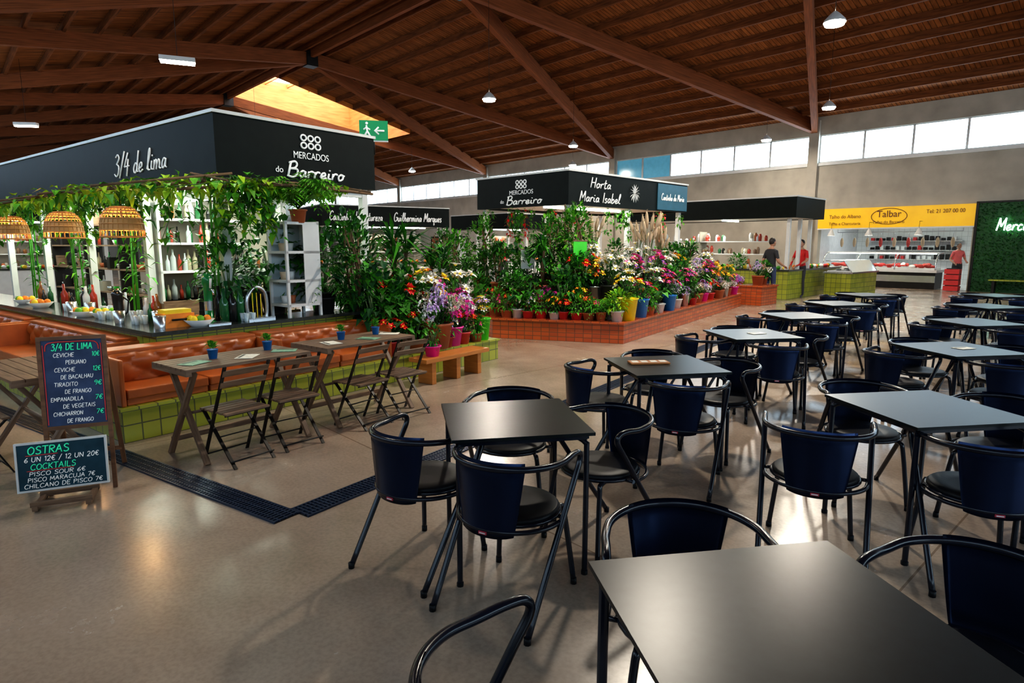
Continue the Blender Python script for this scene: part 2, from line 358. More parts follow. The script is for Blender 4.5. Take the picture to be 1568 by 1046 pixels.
while w<WE:
    z=rz_(w)-.12
    if LW0<w<LW1:
        b.box(((D0+LD0)/2,-w,z),(LD0-D0,.09,.24),M_purl); b.box(((D1+LD1)/2,-w,z),(D1-LD1,.09,.24),M_purl)
    else: b.box(((D0+D1)/2,-w,z),(D1-D0,.09,.24),M_purl)
    w+=1.0
b.obj('ceiling_purlins',HP,HR)
b=B()
SUP=[-.6+10.6*k for k in range(-5,4)]
NOD=[4.7+10.6*k for k in range(-5,3)]
for nd in NOD:
    for s_ in SUP:
        if abs(abs(s_-nd)-5.3)<.1:
            for we in (.1,WE-.1):
                b.beam((s_,-we,rz_(we)-.42),(nd,-WR,ZR-.50),.22,.50,M_glu)
b.box(((D0+D1)/2,-WR,ZR-.3),(D1-D0,.16,.4),M_glu)
for nd in NOD:
    b.box((nd,-WR,ZR-.55),(.5,.5,.6),M_dark)
b.obj('glulam_beams',HP,HR)
Z0,Z1,Z2=5.0,6.12,7.0
b=B()
OD0,OD1,OZ=-.2,5.15,2.32
b.bx((D0,0,0),(OD0,.3,Z0),M_wall); b.bx((OD0,0,OZ),(OD1,.3,Z0),M_wall); b.bx((OD1,0,0),(D1,.3,Z0),M_wall)
b.bx((D0,0,Z1),(D1,.3,Z2),M_wall)
for s_ in SUP: b.bx((s_-.2,-.12,0),(s_+.2,0,Z2-.3),M_wall); b.bx((s_-.2,0,Z0),(s_+.2,.3,Z1),M_wall)
b.bx((D0,-.06,Z0-.12),(D1,0,Z0),M_white)
b.obj('wall_far',HP,HR)
wn=1
for k in range(len(SUP)-1):
    a0=SUP[k]+.2;a1=SUP[k+1]-.2
    if a1<-46 : continue
    b=B(); n=6; pw=(a1-a0)/n
    for i in range(n):
        x0=a0+i*pw
        mm=M_winb if (-11.2<x0<-8.3) else M_win
        b.bx((x0+.04,.1,Z0+.04),(x0+pw-.04,.12,Z1-.04),mm)
        b.bx((x0-.04,.04,Z0),(x0+.04,.2,Z1),M_white)
    b.bx((a0,.04,Z0),(a1,.2,Z0+.05),M_white); b.bx((a0,.04,Z1-.05),(a1,.2,Z1),M_white)
    b.obj('window_%d'%wn,HP,HR); wn+=1
b=B(); y=-WE
b.bx((D0,y-.3,0),(D1,y,3.4),M_wall); b.bx((D0,y-.3,6.2),(D1,y,Z2),M_wall)
for s_ in SUP: b.bx((s_-.4,y-.3,3.4),(s_+.4,y,6.2),M_wall)
b.obj('wall_near',HP,HR)
for k in range(len(SUP)-1):
    b=B(); a0=SUP[k]+.4;a1=SUP[k+1]-.4
    if a1<-46: continue
    n=5;pw=(a1-a0)/n
    for i in range(n):
        b.bx((a0+i*pw+.05,y-.15,3.45),(a0+(i+1)*pw-.05,y-.12,6.15),M_winn); b.bx((a0+i*pw-.05,y-.2,3.4),(a0+i*pw+.05,y-.05,6.2),M_white)
    b.obj('window_%d'%wn,HP,HR); wn+=1
for nm,dd in (('wall_left',D0),('wall_right',D1)):
    b=B()
    P=[(dd,0,0),(dd,-WE,0),(dd,-WE,ZE+.2),(dd,-WR,ZR+.2),(dd,0,ZE+.2)]
    b.quad(P,M_wall); 
    b.obj(nm,HP,HR)
b=B()
for i in range(7): b.bx((D1-.05,-3-i*3.8,3.6),(D1-.03,-6.4-i*3.8,5.8),M_win)
b.obj('window_%d'%wn,HP,HR); wn+=1
for i,(d,mm) in enumerate(((-27.5,mat('door_rust',(.35,.10,.04),.5)),(-24.5,M_white))):
    b=B(); b.bx((d-.55,-.06,0),(d+.55,-.003,2.15),mm); b.bx((d-.65,-.09,2.15),(d+.65,-.003,2.25),M_dark); b.bx((d-.65,-.09,0),(d-.55,-.003,2.15),M_dark); b.bx((d+.55,-.09,0),(d+.65,-.003,2.15),M_dark); b.tube([(d+.42,-.1,1.0),(d+.42,-.1,1.2)],.015,M_steel)
    b.obj('door_%d'%(i+1),HP,HR)
M_room=mat('stall_wall_white',(.6,.6,.62),.6,var=.06)
b=B(); b.quad([(OD0,.3,0),(OD0,4.5,0),(OD0,4.5,2.8),(OD0,.3,2.8)],M_room); b.obj('wall_alcove_left',HP,HR)
b=B(); b.quad([(OD1,.3,0),(OD1,4.5,0),(OD1,4.5,2.8),(OD1,.3,2.8)][::-1],M_room); b.obj('wall_alcove_right',HP,HR)
b=B(); b.quad([(OD0,4.5,0),(OD1,4.5,0),(OD1,4.5,2.8),(OD0,4.5,2.8)],M_wtile,[(0,0),(5,0),(5,2.8),(0,2.8)]); b.obj('wall_alcove_back',HP,HR)
b=B(); b.quad([(OD0,.3,2.8),(OD0,4.5,2.8),(OD1,4.5,2.8),(OD1,.3,2.8)],M_room)
b.bx((.6,1.9,2.7),(2.0,2.05,2.76),M_led); b.bx((2.8,1.9,2.7),(4.2,2.05,2.76),M_led); alc=b.obj('ceiling_alcove',HP,HR)
b=B(); b.quad([(OD0,0,.004),(OD1,0,.004),(OD1,4.5,.004),(OD0,4.5,.004)],M_wtile,[(0,0),(5,0),(5,4),(0,4)]); b.obj('floor_alcove',HP,HR)
l=bpy.data.lights.new('tube_light','AREA'); l.energy=40; l.color=(.9,.95,1); l.shape='RECTANGLE'; l.size=4; l.size_y=.6  # broad area light added to brighten the alcove
lo=bpy.data.objects.new('tube_light',l); sc.collection.objects.link(lo); lo.parent=alc; lo.location=(2.4,1.9,2.66)
b=B()
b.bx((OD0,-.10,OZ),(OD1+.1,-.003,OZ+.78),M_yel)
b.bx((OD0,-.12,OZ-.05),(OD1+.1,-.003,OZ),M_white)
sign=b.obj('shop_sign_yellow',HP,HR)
M_txd=mat('letter_brown',(.12,.02,.01),.5)
nW=-hy
text('Talbar',H(2.45,.13,OZ+.5),nW,.36,M_txd,sign,width=.85); text('Talho do Barreiro',H(2.45,.13,OZ+.2),nW,.15,M_txd,sign,width=1.1)
text('Talho do Albano',H(.85,.13,OZ+.45),nW,.2,M_txd,sign,width=1.2); text('Talho e Charcutaria',H(.85,.13,OZ+.17),nW,.16,M_txd,sign,width=1.2)
text('Tel: 21 207 00 00',H(4.3,.13,OZ+.55),nW,.2,M_txd,sign,width=1.2)
b=B(); b.tube([tuple((2.45+.62*math.cos(t*pi/16),-.115,OZ+.42+.3*math.sin(t*pi/16))) for t in range(32)],.012,M_txd,6,True); o=b.obj('oval'); o.parent=sign
b=B()
M_meat=mat('meat_red',(.5,.05,.04),.4,var=.4,scale=30)
b.bx((.2,-.2,0),(4.2,.75,.1),M_dark); b.bx((.2,-.2,.1),(4.2,.75,.62),M_dark); b.bx((.2,-.22,.25),(4.2,-.2,.5),M_steel); b.bx((.15,-.28,.62),(4.25,.8,.72),M_white)
b.bx((.25,-.2,.72),(4.15,.7,.78),M_white)
for i in range(80):
    x=.4+3.6*R_(0,1); b.ell((x,-.12+.75*R_(0,1),.82+R_(0,.08)),(R_(.07,.15),R_(.05,.1),R_(.03,.08)),random.choice([M_meat,M_meat,M_meat,FL['white'],PC['red']]),8,5)
for x in (.2,1.5,2.85,4.2): b.tube(catmull([(x,-.28,.72),(x,-.26,.95),(x,-.1,1.22),(x,.2,1.33),(x,.6,1.34)],4),.02,M_steel)
b.bx((.2,.1,1.33),(4.2,.7,1.37),M_white); b.bx((.3,.12,1.30),(4.1,.18,1.33),M_led)
b.obj('butcher_display_counter',HP,HR)
b=B()
for i in range(9):
    x=.3+i*.5; b.tube([(x,1.3,2.15),(x,1.3,1.95)],.008,M_steel,6); b.ell((x,1.3,1.75),(.07,.07,.2),random.choice([M_meat,FL['cream'],PC['terra']]),8,6)
b.tube([(.1,1.3,2.17),(4.6,1.3,2.17)],.015,M_steel,6); b.tube([(.1,1.3,2.17),(.1,1.3,2.8)],.01,M_steel,6); b.tube([(4.6,1.3,2.17),(4.6,1.3,2.8)],.01,M_steel,6)
for z in (1.0,1.4,1.8):
    b.bx((.4,4.1,z),(4.0,4.45,z+.03),M_steel)
    for i in range(16): b.bx((.5+i*.21,4.15,z+.03),(.62+i*.21,4.35,z+.03+R_(.1,.24)),random.choice([PC['red'],M_dark,M_white,M_dark,M_dark]))
b.obj('hanging_sausages_rack',HP,HR)
b=B()
for i in range(4): b.bx((4.6,-.75,.02+i*.2),(5.05,-.4,.19+i*.2),PC['red']); b.bx((4.65,-.70,.19+i*.2),(5.0,-.45,.22+i*.2),M_dark)
b.obj('crate_stack',HP,HR)
for i,x in enumerate((.5,1.9,3.6)):
    b=B(); b.lathe([(.03,0),(.05,-.05),(.13,-.22),(.14,-.26)],(0,0,0),M_white,14,cap=False); b.ell((0,0,-.2),(.06,.06,.06),M_lamp,8,6); b.tube([(0,0,0),(0,0,.25)],.006,M_dark,5); p=H(x,.45,2.27); b.tube([(0,0,.25),(hy.x*.4,hy.y*.4,.25)],.008,M_dark,5); b.obj('shade_pendant_lamp',p)
b=B(); b.bx((5.3,-.14,0),(10.5,-.003,3.1),G[3])
for i in range(5200):
    p=Vector((R_(5.3,10.5),-.15,R_(0.02,3.1))); b.leaf(p,(R_(-.7,.7),-.9,R_(-.5,.9)),R_(.06,.11),.05,random.choice(G[:1]+[G[3],G[3]]),.1)
b.bx((5.22,-.18,0),(5.3,-.003,3.16),M_dark); b.bx((5.22,-.18,3.1),(10.5,-.003,3.16),M_dark)
hedge=b.obj('artificial_hedge_wall',HP,HR)
M_neon=mat('neon_white',(1,1,1),.4,var=0,emit=(.6,1,.85),es=8)
hand('Mercado',H(6.5,.3,2.35),nW,.42,M_neon,hedge,width=1.25,r=.05,name='neon_lettering')
b=B(); b.bx((5.9,-.75,.42),(9.5,-.35,.47),M_lime); [b.bx((x,-.7,0),(x+.08,-.4,.42),M_dark) for x in (6,7.6,9.3)]; b.obj('green_bench',HP,HR)

# ------------------------------------------------------------------ pendants
def flood(x,y,z,power=140,name='pendant_floodlight',wd=.45,rz=.0):
    d=(Vector((x,y,0))-Vector(HP)); w=-d.dot(hy)
    zr=rz_(max(0,min(WE,w)))-.02
    b=B(); b.lathe([(.03,0),(.09,-.05),(.19,-.16),(.2,-.2)],(0,0,0),M_white,14,cap=False) if wd<.4 else b.box((0,0,-.08),(wd,.2,.10),M_white)
    if wd<.4: b.lathe([(.001,-.19),(.19,-.19),(.17,-.25),(.001,-.28)],(0,0,0),M_lamp,14,cap=False)
    else: b.box((0,0,-.155),(wd-.04,.17,.04),M_lamp)
    b.tube([(0,0,-.05),(0,0,zr-z)],.006,M_dark,5)
    o=b.obj(name,(x,y,z),rz)
    l=bpy.data.lights.new('lamp_light','AREA'); l.energy=power; l.color=(1,.91,.77); l.shape='DISK'; l.size=.35
    lo=bpy.data.objects.new('lamp_light',l); sc.collection.objects.link(lo); lo.parent=o; lo.location=(0,0,-.3)
for (x,y,wd,pw) in ((-.66,18.9,.3,340),(6.1,12.6,.3,360),(9.7,20.0,.3,280),(2.6,27.5,.3,280),(3.2,34,.3,200),(-5.7,36.7,.3,200),(10.2,26,.3,120),(-7.8,15.4,.75,240),(-17.4,23.3,.75,200),(-3.2,6.6,.3,60),(2.2,8.6,.3,300),(-13,33,.3,200)):  # the two nearest pendants are unseen extras, added as fill light
    flood(x,y,6.0,pw,wd=wd,rz=R_(0,.4))

# ------------------------------------------------------------------ plants
def pot(b,r,h,m):
    b.lathe([(r*.72,0),(r*.95,h*.9),(r*1.08,h*.9),(r*1.08,h),(r*.92,h),(r*.88,h*.88)],(0,0,0),m,14); b.lathe([(.001,h*.9),(r*.9,h*.9)],(0,0,0),M_soil,12,cap=False)
def fronds(b,z0,n,L,m,arch=.6,lw=.05,k=7,up=.9):
    for i in range(n):
        a=R_(0,2*pi); l=L*R_(.7,1.1); e=up*R_(.6,1.2); P=[]
        for j in range(k+1):
            t=j/k; P.append(Vector((math.cos(a)*l*t*.85,math.sin(a)*l*t*.85,z0+l*(e*t-arch*1.5*t*t*t))))
        b.tube(P,[.004*(1-.7*j/k) for j in range(k+1)],M_stem,4)
        for j in range(1,k+1):
            d=(P[j]-P[j-1]).normalized(); sd=d.cross(Vector((0,0,1))).normalized(); ll=lw*2.6*math.sin(pi*(.15+.8*j/k))
            b.leaf(P[j],d*.5+sd,ll,lw*.5,m,.25); b.leaf(P[j],d*.5-sd,ll,lw*.5,m,.25)
def bush(b,c,r,n,L,ms,dr=.25):
    c=Vector(c)
    for i in range(n):
        d=Vector((random.gauss(0,1),random.gauss(0,1),random.gauss(0,1))).normalized()
        q=R_(.35,1)**.5; p=c+Vector((d.x*r[0],d.y*r[1],d.z*r[2]))*q
        dd=d+Vector((R_(-.6,.6),R_(-.6,.6),R_(-.1,.7))); l=L*R_(.7,1.3); b.leaf(p,dd,l,l*.45,random.choice(ms),dr)
def flower(b,p,d,r,mp,mc=None,n=7):
    p=Vector(p);d=Vector(d).normalized(); u=d.cross(Vector((.3,.1,1))).normalized(); w=d.cross(u)
    for i in range(n):
        a=2*pi*i/n; dr=(u*math.cos(a)+w*math.sin(a))+d*.35
        b.leaf(p,dr,r,r*.7,mp,.05)
    b.ell(p+d*r*.12,(r*.22,)*3,mc or FL['yellow'],6,4)
def v_fern(pm,g=1,L=.38,ph=.17,lw=.05,n=24,k=7,up=.9):
    b=B(); pot(b,.11,ph,pm); fronds(b,ph,n,L,G[g],lw=lw,k=k,up=up); return b
def v_bush(pm,ms,h=.45,r=.22,n=170,L=.11,ph=.2,fl=None,nf=9,fr=.05):
    b=B(); pot(b,.13,ph,pm)
    for i in range(6): b.tube([(0,0,ph*.8),(R_(-.1,.1),R_(-.1,.1),ph+h*.6)],.006,M_stem,5)
    bush(b,(0,0,ph+h*.5),(r,r,h*.55),n,L,ms)
    if fl:
        for i in range(nf):
            a=R_(0,2*pi); e=R_(.1,1.2); d=Vector((math.cos(a)*math.cos(e),math.sin(a)*math.cos(e),math.sin(e))); flower(b,Vector((d.x*r*1.05,d.y*r*1.05,ph+h*.5+d.z*h*.6)),d,fr,FL[random.choice(fl)],None,6)
    return b
def v_flow(pm,cols,h=.45,n=16,r=.055,ph=.28,pr=.13,spread=.22,ball=False):
    b=B(); b.lathe([(pr*.72,0),(pr,ph),(pr*1.06,ph),(pr*1.06,ph-.015),(pr*1.0,ph-.02)],(0,0,0),pm,16); b.lathe([(.001,ph*.93),(pr*.95,ph*.93)],(0,0,0),M_soil,12,cap=False)
    r*=1.25
    for i in range(n):
        a=R_(0,2*pi);q=R_(0,1)**.5*spread; z=ph+h*R_(.6,1.05)-q*.5; P=[(R_(-.04,.04),R_(-.04,.04),ph*.8),(math.cos(a)*q*.5,math.sin(a)*q*.5,(ph+z)/2),(math.cos(a)*q,math.sin(a)*q,z)]
        b.tube(P,.004,M_stem,4); c=FL[random.choice(cols)]
        if ball:
            for k in range(16):
                d=Vector((random.gauss(0,1),random.gauss(0,1),random.gauss(0,1)+.3)).normalized(); flower(b,Vector(P[2])+d*r*.9,d,r*.45,c,c,4)
        else: flower(b,P[2],(math.cos(a)*q*3,math.sin(a)*q*3,.7),r,c,FL['yellow'] if c!=FL['yellow'] else PC['terra'])
        for k in range(3): b.leaf(Vector(P[0]).lerp(Vector(P[2]),R_(.3,.85)),(R_(-1,1),R_(-1,1),.6),.13,.04,G[random.choice([0,1,3])],.2)
    return b
def v_dried(pm):
    b=B(); b.lathe([(.08,0),(.11,.3),(.12,.3)],(0,0,0),pm,14)
    for i in range(14):
        a=R_(0,2*pi);q=R_(.05,.26);z=R_(.7,1.1); P=catmull([(0,0,.25),(math.cos(a)*q*.4,math.sin(a)*q*.4,.25+z*.55),(math.cos(a)*q,math.sin(a)*q,.2+z)],4)
        b.tube(P,.004,M_stem,4)
        k=len(P); b.tube(P[k-4:],[.012,.035,.026,.005],FL['cream'],7)
        for j in range(14): b.leaf(P[-3].lerp(P[-1],R_(0,1)),(R_(-1,1),R_(-1,1),.9),.08,.015,FL['cream'],.3)
    return b
def v_tall(pm,ms,h=1.5,r=.32,n=420,L=.13):
    b=B(); pot(b,.17,.3,pm)
    for i in range(5): b.tube(catmull([(R_(-.05,.05),R_(-.05,.05),.25),(R_(-.15,.15),R_(-.15,.15),h*.6),(R_(-.2,.2),R_(-.2,.2),h)],4),.012,M_brown,6)
    bush(b,(0,0,h*.68),(r,r,h*.42),n,L,ms); return b
def v_dracaena(pm,h=.9):
    b=B(); pot(b,.14,.25,pm)
    for s_ in range(3):
        x,y,z=R_(-.12,.12),R_(-.12,.12),h*R_(.6,1)
        b.tube([(x*.3,y*.3,.2),(x,y,z)],.018,M_brown,7)
        for i in range(34):
            a=R_(0,2*pi); b.leaf((x,y,z+R_(-.05,.05)),(math.cos(a),math.sin(a),R_(-.1,1.6)),R_(.28,.42),.035,random.choice([G[0],G[1],G[3]]),R_(.1,.5))
    return b
def v_veg(pm,g=0):
    b=B(); pot(b,.12,.16,pm)
    for i in range(16):
        a=R_(0,2*pi); p=Vector((math.cos(a)*R_(.03,.16),math.sin(a)*R_(.03,.16),.2+R_(.05,.28))); b.tube([(0,0,.15),p],.004,M_stem,4)
        b.leaf(p,(math.cos(a),math.sin(a),.25),.2,.14,G[random.choice([g,g,1])],.45)
    return b
VAR={}
def reg(k,b,nm): 
    o=b.obj(nm,(0,0,-50)); VAR[k]=(o.data,nm); bpy.data.objects.remove(o)
pk=PC
reg('fern',v_fern(pk['terra']),'potted_fern'); reg('fernw',v_fern(pk['white'],2),'potted_fern'); reg('fernb',v_fern(pk['black'],0,.5),'potted_fern')
reg('palm',v_fern(pk['terra'],2,.60,lw=.08,n=30,k=12,up=1.25),'potted_palm')
reg('bush1',v_bush(pk['terra'],[G[0],G[1]]),'potted_shrub'); reg('bush2',v_bush(pk['black'],[G[3],G[0],G[1]],.6,.26,240,.13),'potted_shrub'); reg('bush3',v_bush(pk['white'],[G[2],G[4]],.35,.2),'potted_herb')
reg('bush4',v_bush(pk['red'],[G[1],G[2]],.3,.17,120,.09,.14),'potted_herb')
reg('bf1',v_bush(pk['terra'],[G[1],G[2]],.3,.18,120,.09,.15,['red','pink']),'potted_flowering_plant'); reg('bf2',v_bush(pk['white'],[G[0],G[1]],.3,.18,120,.09,.15,['yellow','orange']),'potted_flowering_plant'); reg('bf3',v_bush(pk['red'],[G[0],G[1]],.32,.19,120,.09,.15,['white','lilac']),'potted_flowering_plant')
reg('poin',v_bush(pk['red'],[G[0],G[1],G[3]],.45,.24,170,.11,.2,['red'],9,.07),'potted_poinsettia')
reg('tall1',v_tall(pk['black'],[G[0],G[1],G[3]]),'potted_ficus_tree'); reg('tall2',v_tall(pk['terra'],[G[1],G[2],G[0]],1.2,.3,340),'potted_ficus_tree')
reg('drac',v_dracaena(pk['terra']),'potted_dracaena'); reg('veg',v_veg(pk['terra']),'potted_philodendron'); reg('vegw',v_veg(pk['white'],3),'potted_philodendron')
reg('white',v_flow(pk['black'],['white'],.5,18,.065),'flower_bucket'); reg('yellow',v_flow(pk['steel'],['yellow','yellow','orange'],.45,18),'flower_bucket')
reg('pink',v_flow(pk['steel'],['pink','pink','purple'],.5,20),'flower_bucket'); reg('red',v_flow(pk['red'],['red'],.3,14,.05,.15,.1,.17),'potted_red_flowers')
reg('mix',v_flow(pk['blue'],['white','yellow','pink'],.45,18),'flower_bucket'); reg('yb',v_flow(pk['yellow'],['white','yellow'],.45,16,.06,.36,.17),'flower_bucket')
reg('bb',v_flow(pk['blue'],['red','white','pink'],.4,14,.05,.32,.15),'flower_bucket'); reg('gb',v_flow(pk['green'],['white','yellow','lilac'],.35,20,.055,.33,.13),'flower_bucket')
reg('hyd',v_flow(pk['white'],['lilac','white'],.3,9,.07,.18,.12,.2,True),'potted_hydrangea'); reg('hydp',v_flow(pk['pink'],['purple','lilac','pink'],.3,9,.065,.2,.12,.2,True),'potted_hydrangea')
reg('gyp',v_flow(pk['terra'],['cream','lilac','white'],.3,16,.045,.2,.13,.26,True),'dried_flower_bouquet')
reg('dried',v_dried(pk['steel']),'pampas_grass_vase')
def plant(k,x,y,z,s=1.0):
    me,nm=VAR[k]; return place(nm,me,(x,y,z),R_(0,6.28),scale=s)

# ------------------------------------------------------------------ kiosk 1 (bar)
KR=math.radians(52.5); KC=Vector((-3.25,5.05,0)); ka=Vector((math.cos(KR),math.sin(KR),0)); kb=Vector((-math.sin(KR),math.cos(KR),0))
def K(a,bb,z): return KC+ka*a+kb*bb+Vector((0,0,z))
b=B()
b.bx((0,0,0),(5.0,1.0,.27),M_lime); b.bx((0,1.0,0),(1.0,9.5,.27),M_lime); b.bx((4.0,1.0,0),(5.0,4.0,.27),M_lime)
b.bx((-.02,-.02,.27),(5.02,1.0,.30),M_lime); b.bx((-.02,1.0,.27),(1.0,9.5,.30),M_lime)
b.bx((.62,.72,.3),(3.0,1.15,.78),M_lime); b.bx((.62,1.15,.3),(1.1,9,.78),M_lime)
b.bx((.56,.66,.78),(3.05,1.22,.82),M_counter); b.bx((.56,1.22,.78),(1.16,9.05,.82),M_counter)
b.obj('bar_counter',KC,KR)
FZ0,FZ1=2.39,3.06; A0,A1,B0,B1=1.57,3.78,1.16,11.5
b=B()
b.bx((A0,B0,FZ0),(A1,B0+.08,FZ1),M_black); b.bx((A0,B0+.08,FZ0),(A0+.08,B1,FZ1),M_black); b.bx((A1-.08,B0+.08,FZ0),(A1,B1,FZ1),M_black); b.bx((A0+.08,B1-.08,FZ0),(A1-.08,B1,FZ1),M_black)
b.bx((A0-.02,B0-.02,FZ1),(A1+.02,B1+.02,FZ1+.035),M_white)
b.bx((A0+.08,B0+.08,FZ0+.04),(A1-.08,B1-.08,FZ0+.1),M_white)
for i in range(5):
    bb=1.28+1.95*i
    for aa in (A0+.1,A1-.12):
        b.box((aa,bb,FZ0/2),(.09,.09,FZ0),M_white)
    b.bx((A0+.1,bb-.04,2.28),(A1-.1,bb+.04,2.38),M_white)
for i in range(4):
    b.bx((1.85,1.9+2*i,2.33),(1.92,3.3+2*i,2.38),M_led); b.bx((2.9,1.9+2*i,2.33),(2.97,3.3+2*i,2.38),M_led)
can=b.obj('kiosk_canopy',KC,KR)
text('MERCADOS',K(2.78,B0-.01,2.72),-kb,.115,M_tx,can,width=.50); hand('Barreiro',K(2.84,B0-.01,2.55),-kb,.17,M_tx,can,width=.82,r=.075)
text('do',K(2.33,B0-.01,2.53),-kb,.10,M_tx,can)
hand('3/4 de lima',K(A0-.01,3.05,2.69),-ka,.26,M_tx,can,width=1.5,r=.035,slant=.3)
b=B()
for i in range(3):
    for j in range(2): 
        b.tube([(2.78+(i-1)*.1+.038*math.cos(t*pi/6),B0-.008,2.845+j*.09+.034*math.sin(t*pi/6)) for t in range(12)],.011,M_tx,5,True)
o=b.obj('logo'); o.parent=can
for i in range(4):
    l=bpy.data.lights.new('tube_light','AREA'); l.energy=52; l.color=(.93,1,.85); l.shape='RECTANGLE'; l.size=1.2; l.size_y=1.2
    lo=bpy.data.objects.new('tube_light',l); sc.collection.objects.link(lo); lo.parent=can; lo.location=(2.4,2.4+2*i,2.30)
def tufted(b,p0,ux,uy,uz,L,Hh,m):
    p0=Vector(p0);ux=Vector(ux);uy=Vector(uy);uz=Vector(uz)
    nu=int(L/.03);nv=12;sp=.16; ids=[]
    for j in range(nv+1):
        row=[]
        for i in range(nu+1):
            u=i/nu*L; v=j/nv*Hh
            x=u/sp;y=v/(sp*.62)
            h=.04*abs(math.cos(pi*(x+y)/2)*math.cos(pi*(x-y)/2))**.5
            ed=min(1,min(v,Hh-v)/.03,min(u,L-u)/.03)
            row.append(b.av(p0+ux*u+uz*v+uy*(-h-.03*ed**.5)))
        ids.append(row)
    for j in range(nv):
        for i in range(nu): b.af([ids[j][i],ids[j][i+1],ids[j+1][i+1],ids[j+1][i]],m,True)
def bench(name,L,loc,rz):
    b=B(); b.bx((0,.42,.30),(L,.62,.70),M_leather); n=2
    tufted(b,(0,.42,.42),(1,0,0),(0,1,0),(0,0,1),L,.28,M_leather)
    for i in range(n):
        x0=i*L/n+.01;x1=(i+1)*L/n-.01
        b.bx((x0,.02,.30),(x1,.44,.36),M_leather)
        b.bx((x0,.0,.36),(x1,.42,.44),M_leather)
    b.bx((0,.40,.69),(L,.64,.73),M_leather)
    b.bx((-.04,.0,.30),(0,.64,.70),M_leather); b.bx((L,.0,.30),(L+.04,.64,.70),M_leather)
    return b.obj(name,loc,rz,bevel=.015)
bench('tufted_leather_bench',1.42,K(.06,.03,0),KR); bench('tufted_leather_bench',1.42,K(1.54,.03,0),KR)
bench('tufted_leather_bench',2.6,K(.03,3.75,0),KR-pi/2)
bench('tufted_leather_bench',2.6,K(.03,6.6,0),KR-pi/2)
BC=[mat('bottle_green',(.02,.12,.04),.1),mat('bottle_amber',(.22,.08,.02),.1),mat('bottle_clear',(.5,.55,.55),.1),mat('bottle_red',(.35,.04,.02),.15),mat('bottle_dark',(.02,.02,.02),.1),mat('label_cream',(.5,.45,.3),.4)]
def bottle(b,x,y,z,h,m):
    r=h*.13; b.lathe([(r,0),(r,h*.6),(r*.4,h*.75),(r*.36,h),(r*.001,h)],(x,y,z),m,10)
M_back=mat('backbar_wall',(.34,.31,.25),.6,var=.15,scale=2)
b=B()
b.bx((1.75,3.1,0),(3.6,3.5,.9),M_wood); b.bx((1.75,3.46,.9),(3.6,3.5,2.2),M_back)
for z,a1_ in ((.9,3.6),(1.3,3.6),(1.68,3.0),(2.0,3.0)):
    b.bx((1.75,3.12,z-.03),(a1_,3.48,z),M_white)
    x=1.82
    while x<a1_-.08:
        if random.random()<.88: bottle(b,x,3.25+R_(-.05,.08),z,R_(.16,.30),random.choice(BC))
        x+=R_(.06,.10)
for x in (1.75,3.57): b.bx((x,3.12,.9),(x+.03,3.48,2.2),M_white)
b.obj('back_bar_shelf',KC,KR)
b=B()
for z in (.45,.85,1.25,1.65,2.0):
    b.bx((2.3,4.3,z-.025),(2.6,9.0,z),M_wood)
    y=4.4
    while y<8.9:
        x=R_(2.36,2.5)
        q=random.random()
        if q<.3: bottle(b,x,y,z,R_(.18,.28),random.choice(BC))
        elif q<.7: b.lathe([(.035,0),(.06,.08),(.001,.08)],(x,y,z),random.choice([M_white,M_white,PC['terra'],M_steel,M_dark,PC['green']]),10)
        elif q<.8: b.bx((x-.08,y-.06,z),(x+.06,y+.06,z+R_(.1,.25)),random.choice([M_wood,M_back,M_dark]))
        y+=R_(.08,.18)
for y in (4.3,5.9,7.4,9.0): b.bx((2.3,y-.02,0),(2.6,y+.02,2.1),M_dark)
b.obj('storage_shelf',KC,KR)
b=B(); b.bx((-.35,-.2,0),(.35,.2,.06),M_dark); b.bx((-.35,-.05,.06),(.35,.2,.42),M_dark); b.bx((-.35,-.2,.34),(.35,.2,.48),M_steel)
for x in (-.18,.18): b.lathe([(.035,0),(.035,.05)],(x,-.12,.26),M_steel,10); b.tube([(x,-.12,.28),(x,-.3,.26)],.014,M_dark)
for i in range(6): b.lathe([(.03,0),(.045,.06),(.001,.06)],(-.28+i*.11,.05,.48),M_white,10)
b.obj('espresso_machine',K(1.95,1.75,.82),KR-.5)
b=B(); b.bx((1.7,1.5,0),(2.75,2.0,.82),M_wood); b.obj('work_counter',KC,KR)
b=B(); a0,a1,y0,y1=2.08,2.53,.72,1.10; z0,z1=.82,1.92
for a in (a0,a1-.03):
    for y in (y0,y1-.03): b.bx((a,y,z0),(a+.03,y+.03,z1),M_white)
for z in (z0+.12,1.22,1.55,z1-.04): b.bx((a0,y0,z),(a1,y1,z+.03),M_white)
b.bx((a0+.03,y1-.02,z0+.15),(a1-.03,y1-.01,z1),M_glass)
b.bx((a1-.015,y0+.03,z0+.15),(a1-.01,y1-.03,z1),M_white); b.bx((a0+.23,y0,z0+.15),(a1-.03,y0+.01,z1-.04),M_white)
for z in (1.25,1.58,.97):
    for i in range(2): b.lathe([(.03,0),(.045,.09),(.001,.09)],(a0+.08+i*.1,y0+.2,z),random.choice([M_white,PC['terra'],FL['cream']]),10)
b.obj('glass_showcase',KC,KR)
M_tg=mat('tap_green',(.01,.17,.04),.2)
b=B(); b.lathe([(.07,0),(.07,.02),(.042,.03),(.042,.40),(.055,.42),(.055,.48),(.03,.53),(.001,.54)],(0,0,0),M_tg,16)
b.tube([(0,-.04,.36),(0,-.11,.36),(0,-.12,.31)],.011,M_steel); b.tube([(0,-.06,.38),(0,-.08,.48)],.012,M_white); b.bx((-.12,-.22,0),(.12,-.02,.02),M_steel); b.lathe([(.0435,.14),(.0435,.24)],(0,0,0),M_steel,16,cap=False)
b.obj('beer_tap_tower',K(1.27,.95,.82),KR)
